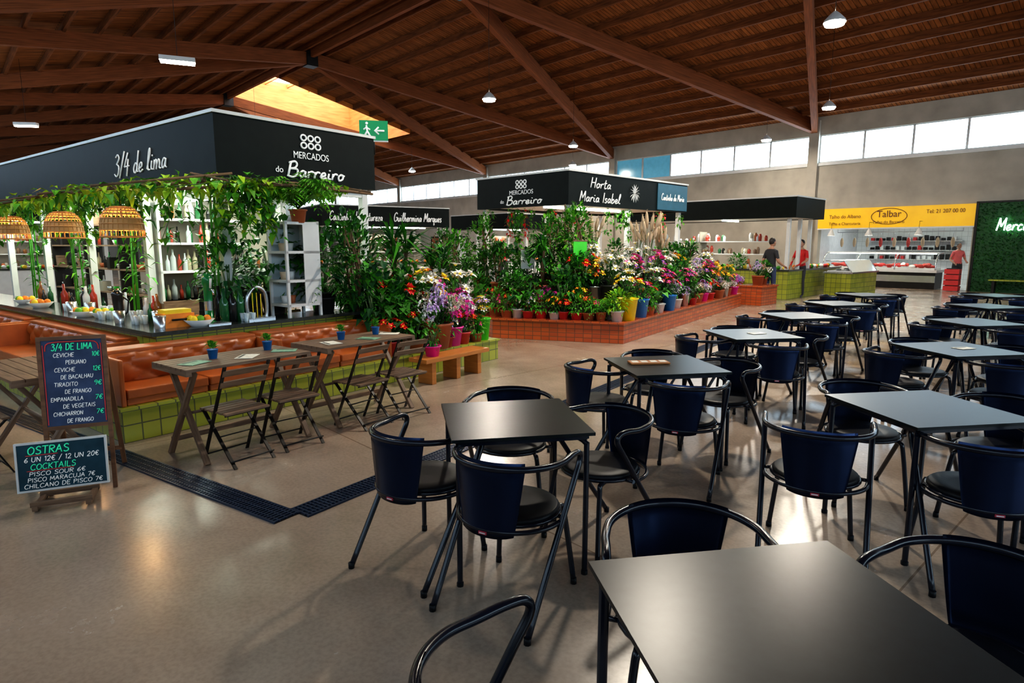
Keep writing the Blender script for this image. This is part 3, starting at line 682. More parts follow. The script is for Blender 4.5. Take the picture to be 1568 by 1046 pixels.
b=B(); b.tube(catmull([(-.1,0,0),(-.12,0,.22),(-.02,0,.36),(.1,0,.3),(.12,0,.1),(.1,0,0)],6),.022,M_steel,10); b.bx((-.16,-.1,0),(.16,.1,.03),M_steel)
for x in (-.05,0,.05): b.tube([(x,0,.03),(x,0,.3)],.006,FL['yellow'],5)
b.tube([(.02,-.02,.3),(.02,-.1,.3),(.02,-.1,.25)],.012,M_dark)
b.obj('harp_beer_tap',K(1.78,.88,.82),KR)
b=B()
for i in range(5): bottle(b,(i%3)*.09,(i//3)*.1,0,R_(.34,.46),BC[4] if i%2 else BC[0])
b.obj('bottle_group',K(1.42,.92,.82),KR)
b=B(); b.bx((-.15,-.1,0),(.15,.1,.14),FL['orange']); b.bx((-.13,-.08,.14),(.13,.08,.18),PC['yellow']); b.tube([(-.08,-.11,.08),(.08,-.11,.08)],.01,M_dark); b.obj('yellow_crate',K(.93,.98,.82),KR)
b=B(); b.lathe([(.05,0),(.04,.03),(.055,.28),(.06,.3),(.035,.34),(.001,.34)],(0,0,0),BC[4],14); b.tube([(.05,0,.27),(.11,0,.22),(.09,0,.1),(.05,0,.06)],.01,M_dark); b.obj('cocktail_blender',K(.75,1.9,.82),KR)
for i,(aa,bb) in enumerate(((.85,1.1),(.75,1.45),(.8,2.4),(.85,3.0),(.8,3.6),(.75,4.4),(.7,.8),(.95,2.0),(.8,5.2),(.66,1.65),(.98,2.9),(1.1,.8),(.9,1.3),(.7,2.2),(.7,2.7),(.75,3.3),(1.6,.8))):
    b=B()
    if i%3==0: b.lathe([(.045,0),(.06,.14),(.055,.14),(.04,.02),(.001,.02)],(0,0,0),M_steel,14,cap=False)
    elif i%3==1: 
        for k in range(4): b.lathe([(.02,0),(.03,.09),(.028,.09),(.018,.01)],((k%2)*.08,(k//2)*.08,0),M_glass,10,cap=False)
    else:
        for k in range(5): b.ell(((k%3)*.07-.07,(k//3)*.07,.075),(.04,.04,.04),random.choice([FL['yellow'],FL['orange'],G[2]]),8,6)
        b.lathe([(.08,0),(.15,.07),(.14,.07),(.08,.02)],(0,.03,0),M_white,16,cap=False)
    b.obj(['steel_cup','glass_tumblers','fruit_bowl'][i%3],K(aa,bb,.82),KR)
for i,(aa,bb) in enumerate(((.95,1.6),(.98,2.5),(.95,3.4),(.9,4.0),(.9,4.8))):
    b=B()
    for k in range(4): bottle(b,(k%2)*.08,(k//2)*.09,0,R_(.2,.34),BC[(i+k)%5])
    b.obj('bottle_group',K(aa,bb,.82),KR)
def pz(a): return 2.15+.20*max(0,min(1,(a-.3)/1.2))
b=B()
for aa in (.45,.85,1.3): b.tube(catmull([(aa,.9,pz(aa)),(aa+.03,3,pz(aa)+.02),(aa-.02,5.5,pz(aa)-.02),(aa,9,pz(aa))],5),.02,M_brown,6)
for i in range(12): b.tube([(.25,.9+i*.72,pz(.25)+.03+R_(-.02,.02)),(1.58,.95+i*.72+R_(-.1,.1),2.40)],.014,M_brown,6)
for z,bb in ((2.28,.65),(2.34,.95)): b.tube(catmull([(.9,bb,z-.1),(2.0,bb+.02,z+.02),(3.3,bb,z)],5),.018,M_brown,6)
for i in range(4): b.tube([(1.3+i*.6,.45,2.28),(1.3+i*.6,1.18,2.40)],.012,M_brown,6)
def vine(b,P,n,L,ms):
    P=catmull(P,6); b.tube(P,.005,M_stem,4)
    for i in range(n):
        k=random.randrange(len(P)-1); p=P[k].lerp(P[k+1],R_(0,1))+Vector((R_(-.07,.07),R_(-.07,.07),R_(-.08,.04)))
        b.leaf(p,(R_(-1,1),R_(-1,1),R_(-.9,.4)),L*R_(.7,1.3),L*.7,random.choice(ms),.3)
for k in range(6):
    o=.35+.2*k; z=pz(o)+.02; vine(b,[(o,.9,z),(o+.1,2.6,z+.03),(o,4.8,z-.03),(o+.1,7,z),(o,9,z)],190,.12,[G[4],G[2],G[4],G[1]])
for k in range(2): vine(b,[(.7,.6+.25*k,2.18),(1.6,.65+.2*k,2.30),(2.2,.7+.2*k,2.28),(2.9,.7+.2*k,2.32)],110,.11,[G[2],G[4],G[4]])
for i in range(52):
    if i<38: a,bb=R_(.95,1.55),R_(1.0,8.5)
    else: a,bb=R_(1.2,2.0),R_(.6,1.1)
    l=R_(.2,.6); z=pz(a); vine(b,[(a,bb,z),(a+R_(-.1,.1),bb,z-l*.5),(a+R_(-.1,.1),bb+R_(-.1,.1),z-l)],int(38*l)+8,.11,[G[2],G[1],G[4],G[0]])
for bb in (1.28,3.23,5.18,7.13):
    for k in range(3):
        x=1.5+R_(-.1,.05);y=bb+R_(-.1,.1); b.tube([(x,y,.3),(x+R_(-.06,.06),y,2.35)],.012,G[1],6)
    for i in range(90): b.leaf((1.52+R_(-.2,.1),bb+R_(-.2,.2),R_(.95,2.3)),(R_(-1,1),R_(-1,1),R_(-.5,.5)),R_(.12,.2),.045,random.choice([G[1],G[2],G[0]]),.3)
b.obj('pergola_with_vines',KC,KR)
def rattan(loc):
    b=B(); prof=[]
    for i in range(9):
        t=i/8; prof.append((.05+.15*math.sin(t*pi/2)**.8,.16-.30*t*t))
    for k in range(26):
        a=2*pi*k/26; b.tube([(r*math.cos(a),r*math.sin(a),z) for r,z in prof],.0045,M_rattan,4)
    for i,(r,z) in enumerate(prof):
        b.tube([(r*math.cos(2*pi*j/24),r*math.sin(2*pi*j/24),z) for j in range(24)],.008,M_rattan,5,True)
        if i in (5,6): b.lathe([(r*.99,z),(prof[i+1][0]*.99,prof[i+1][1])],(0,0,0),M_rattan,24,cap=False)
    b.ell((0,0,0),(.035,.035,.05),mat('warm_bulb',(1,.8,.5),.4,var=0,emit=(1,.6,.25),es=30),10,8)
    b.tube([(0,0,.05),(0,0,.32)],.006,M_dark,5)
    o=b.obj('rattan_pendant_lamp',loc)
    l=bpy.data.lights.new('bulb','POINT'); l.energy=12; l.color=(1,.62,.28); l.shadow_soft_size=.05
    lo=bpy.data.objects.new('bulb',l); sc.collection.objects.link(lo); lo.parent=o; lo.location=(0,0,-.06)
for bb in (1.42,3.05,5.0): rattan(K(.68,bb,1.87))
for k,a,bb,z,s in (('palm',2.3,.78,1.90,.9),('bush2',1.6,1.12,.82,1.1),('bush2',2.3,1.35,.82,1.4),('fernb',2.7,.92,.82,1.1),('bush2',2.75,1.0,.82,1.3),('tall1',3.12,.85,.3,1.08),('tall1',3.4,1.15,.3,1.0),('bush2',3.15,.5,.3,1.3),
    ('bush1',3.3,.3,.3,1.1),('red',3.1,.18,.3,1.2),('veg',3.45,.45,.3,1.4),('gyp',3.85,.12,.3,1.7),('poin',3.6,.6,.3,1.4),('bush1',3.8,.55,.3,1.4),('bf1',3.45,.12,.3,1.1),('yellow',4.15,.6,.3,1.4),('white',4.0,.5,.3,1.3),('bf2',3.75,.85,.3,1.7),('bush2',4.0,.85,.3,1.3),('hydp',4.15,.12,.3,1.3),('hydp',4.4,.6,.3,1.6),('hyd',4.45,.3,.3,1.3),('red',4.35,.1,.3,1.1),('gb',4.80,.13,.3,.95),('drac',4.75,.9,.3,1.4),('white',4.7,.6,.3,1.35),('drac',4.2,1.25,.3,1.7),('bush1',3.6,1.0,.3,1.5),('bf3',4.0,.1,.3,.9),('bf1',4.62,.1,.3,.8),('bush1',4.75,.45,.3,.9),('vegw',3.25,.12,.3,.9)):
    p=K(a,bb,z); plant(k,p.x,p.y,z,s)
b=B(); b.bx((0,0,.27),(1.15,.3,.32),M_owood)
for x in (.12,.55,.95): b.bx((x,.03,0),(x+.07,.27,.27),M_owood)
b.obj('low_wooden_bench',K(3.05,-.50,0),KR,bevel=.004)
b=v_bush(PC['pink'],[G[0],G[1],G[3]],.34,.13,90,.09,.16); p=K(3.3,-.35,.32); o=b.obj('potted_shrub',(p.x,p.y,.32)); o.scale=(.8,)*3
b=B(); b.bx((-.2,-.02,0),(.2,.02,.27),M_green_sign); b.bx((-.2,-.015,-.02),(.2,.015,0),M_white)
b.tube([(0,.03,.1),(0,.03,-.2)],.012,M_dark)
ex=b.obj('exit_sign',(-1.98,9.3,3.13),math.radians(12))
b=B()
b.tube([(-.10,-.03,.2),(-.09,-.03,.12),(-.13,-.03,.05)],.014,M_tx,6); b.tube([(-.09,-.03,.12),(-.05,-.03,.05)],.014,M_tx,6); b.tube([(-.14,-.03,.14),(-.10,-.03,.17),(-.05,-.03,.14)],.012,M_tx,6); b.ell((-.095,-.03,.228),(.02,.01,.02),M_tx,8,6)
b.tube([(.15,-.03,.13),(.02,-.03,.13)],.013,M_tx,6); b.tube([(.07,-.03,.18),(.015,-.03,.13),(.07,-.03,.08)],.013,M_tx,6)
o=b.obj('running_figure'); o.parent=ex

# ------------------------------------------------------------------ bar seating (folding furniture)
def folding_chair():
    b=B()
    for x in (-.2,.2):
        b.beam((x,-.21,.86),(x,.2,.0),.012,.028,M_dark,up=(1,0,0)); b.beam((x*.9,.2,.45),(x*.9,-.24,0),.012,.028,M_dark,up=(1,0,0))
    for i in range(6): b.box((0,-.16+i*.07,.455),(.40,.052,.016),M_wood)
    for z,y in ((.80,-.185),(.70,-.135)): b.box((0,y,z),(.42,.014,.055),M_wood,rot=Matrix.Rotation(.44,3,'X'))
    for y,z in ((.17,.06),(-.21,.06),(.19,.44),(-.16,.44)): b.tube([(-.2,y,z),(.2,y,z)],.007,M_dark,6)
    b.tube([(-.19,-.01,.235),(.19,-.01,.235)],.006,M_dark,6)
    return b
def folding_table(L,W):
    b=B(); n=7
    for i in range(n): b.box((0,-W/2+W*(i+.5)/n,.74),(L,W/n-.008,.022),M_wood)
    for x in (-L/2+.02,L/2-.02): b.box((x,0,.715),(.04,W,.03),M_wood)
    for x in (-L/2+.08,L/2-.08):
        b.beam((x,-W/2+.05,.71),(x,W/2-.02,0),.03,.04,M_wood,up=(1,0,0)); b.beam((x+.035,W/2-.05,.71),(x+.035,-W/2+.02,0),.03,.04,M_wood,up=(1,0,0))
    b.tube([(-L/2+.08,0,.36),(L/2-.06,0,.36)],.012,M_wood,8)
    b.box((0,W/2-.06,.12),(L-.16,.03,.04),M_wood)
    return b
fc=folding_chair().obj('folding_chair',(0,0,0)).data; bpy.data.objects.remove(bpy.data.objects['folding_chair'])
ft=folding_table(1.05,.56).obj('folding_table',(0,0,0)).data; bpy.data.objects.remove(bpy.data.objects['folding_table'])
TA=(.58,1.80)
for a in TA: place('folding_table',ft,K(a,-.80,0),KR)
place('folding_table',ft,K(-.55,.0,0),KR-pi/2)
for a,bb,r in ((.40,-1.10,.05),(.88,-1.08,-.06),(1.62,-1.10,.08),(2.10,-1.12,-.05)): place('folding_chair',fc,K(a,bb,0),KR+r,scale=.9)
place('folding_chair',fc,K(-.95,.1,0),KR-pi/2,scale=.9); place('folding_chair',fc,K(-.95,.6,0),KR-pi/2+.1,scale=.9)
def tinyplant():
    b=B(); b.lathe([(.03,0),(.042,.075),(.045,.075),(.038,.07)],(0,0,0),PC['blue'],12); b.lathe([(.001,.068),(.04,.068)],(0,0,0),M_soil,10,cap=False)
    for i in range(40):
        a=R_(0,2*pi); b.leaf((R_(-.02,.02),R_(-.02,.02),.07+R_(0,.05)),(math.cos(a),math.sin(a),R_(.2,1.5)),.06,.025,random.choice([G[1],G[2]]),.2)
    return b
tp=tinyplant().obj('small_potted_succulent',(0,0,0)).data; bpy.data.objects.remove(bpy.data.objects['small_potted_succulent'])
for a,bb in ((.42,-.76),(.92,-.72),(1.68,-.74),(2.12,-.72)): place('small_potted_succulent',tp,K(a,bb,.752),0)
place('small_potted_succulent',tp,K(-.5,-.15,.752),0)
M_card=mat('menu_card',(.75,.72,.62),.5,var=.15,scale=40)
M_cardg=mat('menu_card_green',(.20,.38,.25),.5,var=.3,scale=30)
for i,(a,bb) in enumerate(((.23,-.85),(.63,-.9),(.98,-.88),(1.48,-.85),(1.88,-.9),(2.23,-.8))):
    b=B(); b.box((0,0,.003),(.2,.14,.003),M_card if i%2 else M_cardg); b.box((0,.045,.005),(.14,.02,.001),M_dark); b.obj('menu_card',K(a,bb,.752),R_(0,3))

# ------------------------------------------------------------------ chalkboards
def tiltM(loc,yaw,tilt):
    return Matrix.Translation(loc)@Matrix.Rotation(yaw,4,'Z')@Matrix.Rotation(-tilt,4,'X')
def chalkboard(name,loc,yaw,W,Hh,z0,tilt,mb,mf,lines,legs=True):
    b=B(); M=tiltM(loc,yaw,tilt); b.M=M
    b.bx((-W/2,0,z0),(W/2,.012,z0+Hh),mb)
    f=.025 if legs else .012
    b.bx((-W/2-f,-.008,z0-f),(-W/2,.02,z0+Hh+f),mf);b.bx((W/2,-.008,z0-f),(W/2+f,.02,z0+Hh+f),mf);b.bx((-W/2,-.008,z0-f),(W/2,.02,z0),mf);b.bx((-W/2,-.008,z0+Hh),(W/2,.02,z0+Hh+f),mf)
    if legs:
        for x in (-W/2-f/2,W/2+f/2): b.box((x,.006,z0/2),(f,.025,z0),mf)
        b.M=Matrix.Translation(loc)@Matrix.Rotation(yaw,4,'Z')
        top=(z0+Hh)
        for x in (-W/2,W/2): b.beam((x,top*math.sin(tilt)+.02,top*math.cos(tilt)),(x,top*math.sin(tilt)+.42,0.0),.02,.03,mf,up=(1,0,0))
        b.beam((-W/2,top*math.sin(tilt)+.36,.15),(W/2,top*math.sin(tilt)+.36,.15),.02,.03,mf)
    else:
        b.M=Matrix.Translation(loc)@Matrix.Rotation(yaw,4,'Z')
        b.beam((-W*.35,-.08,.05),(W*.35,-.08,.05),.03,.03,M_wood); b.beam((-W*.35,.14,.04),(W*.35,.14,.04),.03,.03,M_wood)
        for x in (-W*.3,W*.3): b.beam((x,-.1,.025),(x,.2,.025),.03,.03,M_wood); b.beam((x,.18,.03),(x,.09,z0+Hh*.7),.02,.03,M_wood,up=(1,0,0))
    o=b.obj(name)
    n=(M.to_3x3()@Vector((0,-1,0))); up=M.to_3x3()@Vector((0,0,1))
    for s_,x,z,sz,mm,wd in lines:
        hand(s_,M@Vector((x,-.004,z)),n,sz,mm,o,up=up,name='chalk_text',width=wd,r=.075,slant=.1)
    return o
M_frame=wood_mat('chalk_frame',(.13,.055,.025),(.25,.11,.05),2,10,.5)
L1=[('3/4 DE LIMA',0,.985,.042,M_txg,.23)]
items=[('CEVICHE','10€'),('PERUANO',''),('CEVICHE','12€'),('DE BACALHAU',''),('TIRADITO','9€'),('DE FRANGO',''),('EMPANADILLA','7€'),('DE VEGETAIS',''),('CHICHARRON','7€'),('DE FRANGO','')]
for i,(s1,s2) in enumerate(items):
    L1.append((s1,-.05 if i%2==0 else .015,.93-i*.049,.026,M_tx,.0165*len(s1)))
    if s2: L1.append((s2,.13,.93-i*.049,.030,M_txg,.045))
chalkboard('chalkboard_easel',(-2.90,4.03,0),math.radians(24),.34,.57,.46,.10,M_chalk,M_frame,L1)
cb2=[('OSTRAS',-.07,.365,.048,M_txg,.22),('6 UN 12€ / 12 UN 20€',0,.308,.03,M_tx,.40),('COCKTAILS',-.05,.26,.036,M_txg,.24),('PISCO SOUR 6€',-.03,.215,.026,M_tx,.30),('PISCO MARACUJA 7€',-.01,.177,.026,M_tx,.36),('CHILCANO DE PISCO 7€',0,.139,.026,M_tx,.42)]
ob2=chalkboard('chalkboard_sign',(-2.88,3.83,0),math.radians(24),.47,.29,.115,.10,M_chalkg,M_white,cb2,legs=False)
b=B(); b.M=tiltM((-2.90,4.03,0),math.radians(24),.10); b.bx((-.165,-.004,.47),(-.160,-.002,1.0),M_txr); b.bx((.160,-.004,.47),(.165,-.002,1.0),M_txr); b.tube(catmull([(-.15,-.006,.96),(-.13,-.006,1.012),(0,-.006,1.018),(.13,-.006,1.012),(.15,-.006,.96)],4),.004,M_txr,5)
b.M=tiltM((-2.88,3.83,0),math.radians(24),.10); b.bx((-.19,-.006,.332),(-.02,-.003,.336),M_txr); b.bx((-.19,-.006,.234),(.06,-.003,.238),M_txr); o=b.obj('chalk_border'); o.parent=bpy.data.objects['chalkboard_easel']

# ------------------------------------------------------------------ drain grating
M_grate=mat('drain_steel',(.025,.045,.09),.35,.5)
def drain(p,q,w=.2):
    b=B(); p=Vector(p);q=Vector(q);d=(q-p);L=d.length;d.normalize();s_=Vector((-d.y,d.x,0))
    b.beam(p+Vector((0,0,.002)),q+Vector((0,0,.002)),w,.004,M_dark)
    for o in (-w/2,w/2): b.beam(p+s_*o+Vector((0,0,.006)),q+s_*o+Vector((0,0,.006)),.012,.012,M_grate)
    n=int(L/.03)
    for i in range(n): c=p+d*(i+.5)*L/n; b.beam(c-s_*w/2+Vector((0,0,.007)),c+s_*w/2+Vector((0,0,.007)),.014,.008,M_grate)
    for o in (-.05,0,.05): b.beam(p+s_*o+Vector((0,0,.008)),q+s_*o+Vector((0,0,.008)),.008,.008,M_grate)
    return b
dA=Vector((-1.657,1.093,0)).normalized(); dB=Vector((.574,.819,0))
c0=Vector((-1.37,3.60,0))
drain(c0,c0+dA*6,.17).obj('floor_drain_grate'); drain(c0+dB*.085,c0+dB*9.0,.17).obj('floor_drain_grate')

# ------------------------------------------------------------------ black café furniture
def armchair():
    b=B(); Rr=.262; zt=.705
    left=[(-.245,-.30,.012),(-.258,-.02,.40),(-.265,.11,.585),(-.268,.165,.665),(-.268,.150,.705),(-.266,.09,.712),(-.263,.0,zt)]
    arc=[(Rr*math.cos(t),Rr*math.sin(t)*1.0,zt+.012*math.sin(-t)) for t in [pi+pi*i/8 for i in range(1,8)]]
    right=[(-x,y,z) for x,y,z in left[::-1]]
    b.tube(catmull(left+arc+right,5),.0145,M_blackm,10)
    r2=.252
    b.tube(catmull([(-.258,.03,.43)]+[(r2*math.cos(t),r2*math.sin(t)+.01,.425) for t in [pi+pi*i/8 for i in range(0,9)]]+[(.258,.03,.43)],4),.0115,M_blackm,8)
    b.tube([(.215*math.cos(2*pi*i/28),.205*math.sin(2*pi*i/28)+.02,.432) for i in range(28)],.011,M_blackm,8,True)
    b.lathe([(.001,.425),(.2,.427),(.212,.440),(.212,.452),(.2,.462),(.12,.456),(.001,.452)],(0,.02,0),M_seat,28,cap=False)
    for s_ in (-1,1):
        b.tube(catmull([(s_*.13,.02,.425),(s_*.165,.165,.42),(s_*.18,.195,.36),(s_*.215,.235,.012)],5),.0135,M_blackm,9)
        b.tube([(s_*.215,.04,.43),(s_*.255,.03,.43)],.010,M_blackm,7)
        b.lathe([(.016,0),(.016,.03)],(s_*.215,.235,0),M_seat,8); b.lathe([(.016,0),(.016,.03)],(s_*.246,-.299,0),M_seat,8)
    nu,nv=16,9
    for side,off in ((0,0),(1,.004)):
        ids=[]; mm=M_navy
        for j in range(nv+1):
            v=j/nv; row=[]
            for i in range(nu+1):
                u=i/nu*2-1; ang=math.radians(31+11*v**.8)*u
                r=.249+(.268-.249)*v+off
                z=.395+.335*v
                if j==nv: r-=.016; z=.728
                row.append(b.av((r*math.sin(ang),-r*math.cos(ang)+.004,z+.012*(1 if v>.9 else v)*math.cos(ang)+.012*(1-v)*abs(u)**3)))
            ids.append(row)
        for j in range(nv):
            for i in range(nu):
                q=[ids[j][i],ids[j][i+1],ids[j+1][i+1],ids[j+1][i]]
                b.af(q if side else q[::-1],mm,True)
        if side==0: first=ids
    for i in range(nu): b.af([first[0][i],first[0][i+1],ids[0][i+1],ids[0][i]],M_navy)
    for j in range(nv):
        b.af([first[j][0],first[j+1][0],ids[j+1][0],ids[j][0]],M_navy); b.af([first[j][nu],ids[j][nu],ids[j+1][nu],first[j+1][nu]],M_navy)
    b.box((0,-.256,.418),(.04,.006,.012),mat('label_red',(.45,.04,.07),.5)); b.box((0,-.2595,.418),(.03,.002,.005),M_white)
    return b
ac=armchair().obj('cafe_armchair',(0,0,0)).data; bpy.data.objects.remove(bpy.data.objects['cafe_armchair'])
def cafe_table(L=.72):
    b=B(); b.box((0,0,.742),(L,L,.016),M_top)
    h=L/2-.035
    for s in (-1,1):
        b.box((s*h,0,.722),(.025,2*h,.024),M_blackm); b.box((0,s*h,.722),(2*h,.025,.024),M_blackm)
    for sx in (-1,1):
        for sy in (-1,1):
            b.tube(catmull([(sx*(h-.05),sy*(h-.05),.715),(sx*(h-.005),sy*(h-.005),.69),(sx*(h+.0),sy*(h+.0),.62),(sx*(h-.0),sy*(h-.0),.012)],4),.0145,M_blackm,10)
            b.lathe([(.018,0),(.018,.02)],(sx*h,sy*h,0),M_seat,8)
    return b
o=cafe_table().obj('cafe_table',(0,0,0)); ct=o.data; bpy.data.objects.remove(o)
TR=math.radians(9)
TAB={'T1':(.66,1.37,1.06),'T2':(0,3.21,.97),'T3':(1.16,4.68,1),'T4':(2.46,6.35,1),'T5':(3.72,8.05,1),'T6':(5.1,9.75,1),'T7':(6.5,11.5,1),'T8':(2.32,3.42,1),'T9':(3.92,5.42,1),'T10':(5.5,7.35,1),'T11':(7.1,9.3,1),'T12':(8.75,11.3,1),'T13':(6.4,5.9,1)}
for k,(x,y,s_) in TAB.items():
    o=place('cafe_table',ct,(x,y,0),TR+R_(-.03,.03),bevel=.003); o.scale=(s_,s_,1)
def chair(x,y,hx_,hy_):
    ang=math.atan2(hy_,hx_)-pi/2; place('cafe_armchair',ac,(x,y,0),ang)
CH=[(-.46,3.13,.55,.84),(.0,2.77,.5,.87),(.50,3.33,-.8,-.6),(-.01,3.74,-.1,-1),
 (.57,1.91,-.1,-1),(1.33,1.63,-.8,-.6),(.05,1.25,.85,.53),
 (1.20,4.24,.46,.89),(.68,4.78,.85,.5),(1.68,4.85,-.8,-.6),(1.20,5.22,-.15,-1),
 (1.62,3.2,.42,.9),(2.32,2.96,.3,.95),(2.3,3.98,-.15,-1),(2.92,3.6,-.8,-.6)]
for k in ('T4','T5','T6','T7','T9','T10','T11','T12'):
    x,y,_=TAB[k]
    CH+=[(x+.05,y-.5+R_(-.04,.04),.45+R_(-.15,.15),.9),(x-.52,y+R_(-.05,.05),.85,.5+R_(-.15,.1)),(x+.54,y+.1,-.8,-.55+R_(-.1,.1)),(x+.02,y+.52,-.15+R_(-.15,.15),-1)]
for c in CH: chair(*c)
b=B(); b.box((0,0,.008),(.3,.12,.012),M_owood)
for i in range(4): b.box((-.11+i*.073,0,.0155),(.05,.06,.002),M_card)
b.obj('menu_holder',(1.05,4.72,.751),.1)
for k in ('T9','T4'):
    b=B(); b.box((0,0,.003),(.16,.11,.003),M_card); b.box((0,.03,.005),(.12,.02,.001),M_dark)
    o=b.obj('menu_card',(TAB[k][0]+.05,TAB[k][1],.751),.3)

# ------------------------------------------------------------------ kiosk 2 (flower stall)
K2=Vector((1.2,13.6,0)); r2=math.radians(45)
P0=(-.35,11.1);P1=(1.87,10.38);P2=(6.2,16.9);P3=(4.0,18.6);P4=(-1.9,14.6)
b=B(); b.prism([P0,P1,P2,P3,P4],0,.33,M_red)
def inset(P,k):
    c=Vector((sum(p[0] for p in P)/len(P),sum(p[1] for p in P)/len(P))); return [tuple(Vector(p).lerp(c,k)) for p in P]
PP=[P0,P1,P2,P3,P4]
TZ=(.36,.58,.80,1.0)
b.prism(inset(PP,-.012),.33,TZ[0],M_red)
b.prism(inset(PP,.20),TZ[0],TZ[1],M_wood); b.prism(inset(PP,.36),TZ[1],TZ[2],M_wood); b.prism(inset(PP,.50),TZ[2],TZ[3],M_wood)
b.obj('flower_stall_plinth')
b=B(); fz0,fz1=2.5,3.2; X1,Y1=4.9,2.9
b.bx((0,0,fz0),(X1,.08,fz1),M_black);b.bx((0,.08,fz0),(.08,Y1,fz1),M_black);b.bx((X1-.08,.08,fz0),(X1,Y1,fz1),M_black);b.bx((.08,Y1-.08,fz0),(X1-.08,Y1,fz1),M_black)
b.bx((-.03,-.03,fz1),(X1+.03,Y1+.03,fz1+.04),M_white); b.bx((.08,.08,fz0+.05),(X1-.08,Y1-.08,fz0+.1),M_white)
b.bx((3.45,-.02,fz0+.03),(X1-.02,-.003,fz1-.03),mat('sign_teal',(.02,.11,.17),.4))
for x in (.15,2.4,X1-.15):
    for y in (.15,Y1-.15): b.box((x,y,fz0/2),(.1,.1,fz0),M_white)
b.bx((.6,1.2,fz0),(3.6,1.26,fz0+.05),M_led)
k2=b.obj('flower_stall_canopy',K2,r2)
def K2p(x,y,z): return K2+Vector((math.cos(r2)*x-math.sin(r2)*y,math.sin(r2)*x+math.cos(r2)*y,z))
nL=-Vector((math.cos(r2),math.sin(r2),0)); nR=-Vector((-math.sin(r2),math.cos(r2),0))
text('MERCADOS',K2p(-.01,1.4,2.83),nL,.14,M_tx,k2,width=.75); hand('Barreiro',K2p(-.01,1.32,2.66),nL,.19,M_tx,k2,width=1.1,r=.08); text('do',K2p(-.01,2.02,2.64),nL,.12,M_tx,k2)
b=B()
for i in range(3):
    for j in range(2): b.tube([(-.01,1.4+(i-1)*.12+.045*math.cos(t*pi/6),2.96+j*.1+.04*math.sin(t*pi/6)) for t in range(12)],.013,M_tx,5,True)
o=b.obj('logo'); o.parent=k2
hand('Horta',K2p(1.1,-.01,3.01),nR,.22,M_tx,k2,width=.75,r=.06); hand('Maria Isabel',K2p(1.1,-.01,2.70),nR,.22,M_tx,k2,width=1.5,r=.06); hand('Cantinho da Maria',K2p(4.15,-.03,2.85),nR,.17,M_tx,k2,width=1.1,r=.06)
b=B()
for i in range(14):
    a=2*pi*i/14; b.leaf((2.45,-.012,2.86),(math.cos(a),-.02,math.sin(a)),.22,.06,M_tx,0)
o=b.obj('flower_logo'); o.parent=k2
l=bpy.data.lights.new('stall_light','AREA'); l.energy=110; l.size=2.5; l.color=(1,.95,.85); lo=bpy.data.objects.new('stall_light',l); sc.collection.objects.link(lo); lo.parent=k2; lo.location=(2.4,1.2,2.45)
def along(p,q,z,ks,s0=1.0,jit=.05):
    n=len(ks)
    for i in range(n):
        t=(i+.5)/n
        plant(ks[i],p[0]+(q[0]-p[0])*t+R_(-jit,jit),p[1]+(q[1]-p[1])*t+R_(-jit,jit),z,s0*R_(.9,1.12))
I1=inset(PP,.055);Ib=inset(PP,.13);I2=inset(PP,.27);I3=inset(PP,.42);I4=inset(PP,.58)
along(I1[0],I1[1],TZ[0],['bf1','vegw','bf3','bush4','bf2','red','bush4','bf1','fern','bush3'],.9,.03)
along(Ib[0],Ib[1],TZ[0],['bush1','veg','hydp','bush2','bf2','fern','fernw'],1.1,.04)
along(I1[1],I1[2],TZ[0],['yb','bb','bf1','vegw','bb','hyd','pink','bf3','gyp','hydp','red','gyp','yellow','gyp','hydp'],1.0,.05)
along(Ib[1],Ib[2],TZ[0],['fernw','fern','white','pink','bush1','bush2','white','veg','pink','yellow','gyp','bush1'],1.15,.06)
along(I2[0],I2[1],TZ[1],['bush2','drac','veg','bush2','poin','yellow','white'],1.2,.05)
along(I2[1],I2[2],TZ[1],['white','pink','fern','pink','white','yellow','bush2','drac','gyp','white'],1.15,.05)
along(I3[0],I3[1],TZ[2],['tall2','bush2','tall2','white','fernb'],1.1,.05)
along(I3[1],I3[2],TZ[2],['fernb','white','dried','dried','bush2','white'],1.1,.05)
along(I4[0],I4[2],TZ[3],['tall2','dried','bush2','dried','bush1'],1.0,.1)
along(I1[4],I1[0],TZ[0],['tall1','bush2','tall2','drac','bush1','veg','bf1'],1.1,.05)
along(I2[4],I2[0],TZ[1],['tall2','bush2','drac','bush2','bush1'],1.2,.05)
b=B()
for i in range(20):
    if i<10: x,y=-.05,R_(.2,2.7)
    else: x,y=R_(.1,4.6),-.05
    l=R_(.2,.7); vine(b,[(x,y,2.45),(x+R_(-.06,.06),y,2.45-l*.5),(x,y,2.45-l)],int(l*60)+8,.09,[G[0],G[1],G[2]] if i%3 else [FL['red'],G[1],PC['terra']])
for y in (.4,1.3): vine(b,[(-.15,y,2.4),(-.2,y,1.9),(-.1,y,1.3)],130,.12,[G[0],G[1],G[2]])
b.obj('hanging_plants',K2,r2)
b=B()
for i in range(40):
    z=R_(-.9,0); b.leaf((R_(-.06,.06),R_(-.04,.04),z),(R_(-1,1),R_(-.6,.6),-1.4),.3,.05,M_brown if i%2 else FL['cream'],.3)
b.tube([(0,0,-.9),(0,0,.1)],.01,M_brown,5); b.obj('dried_palm_bundle',(1.12,13.45,2.4))
for p,c in (((1.25,11.6,1.35),'green'),((.3,12.0,1.2),'white')):
    b=B(); b.bx((-.14,-.01,0),(.14,.01,.36),PC[c]); b.bx((-.15,-.015,.36),(.15,.015,.38),M_wood); b.tube([(0,.02,.2),(0,.02,-.5)],.01,M_dark); b.obj('price_sign',p,.4)

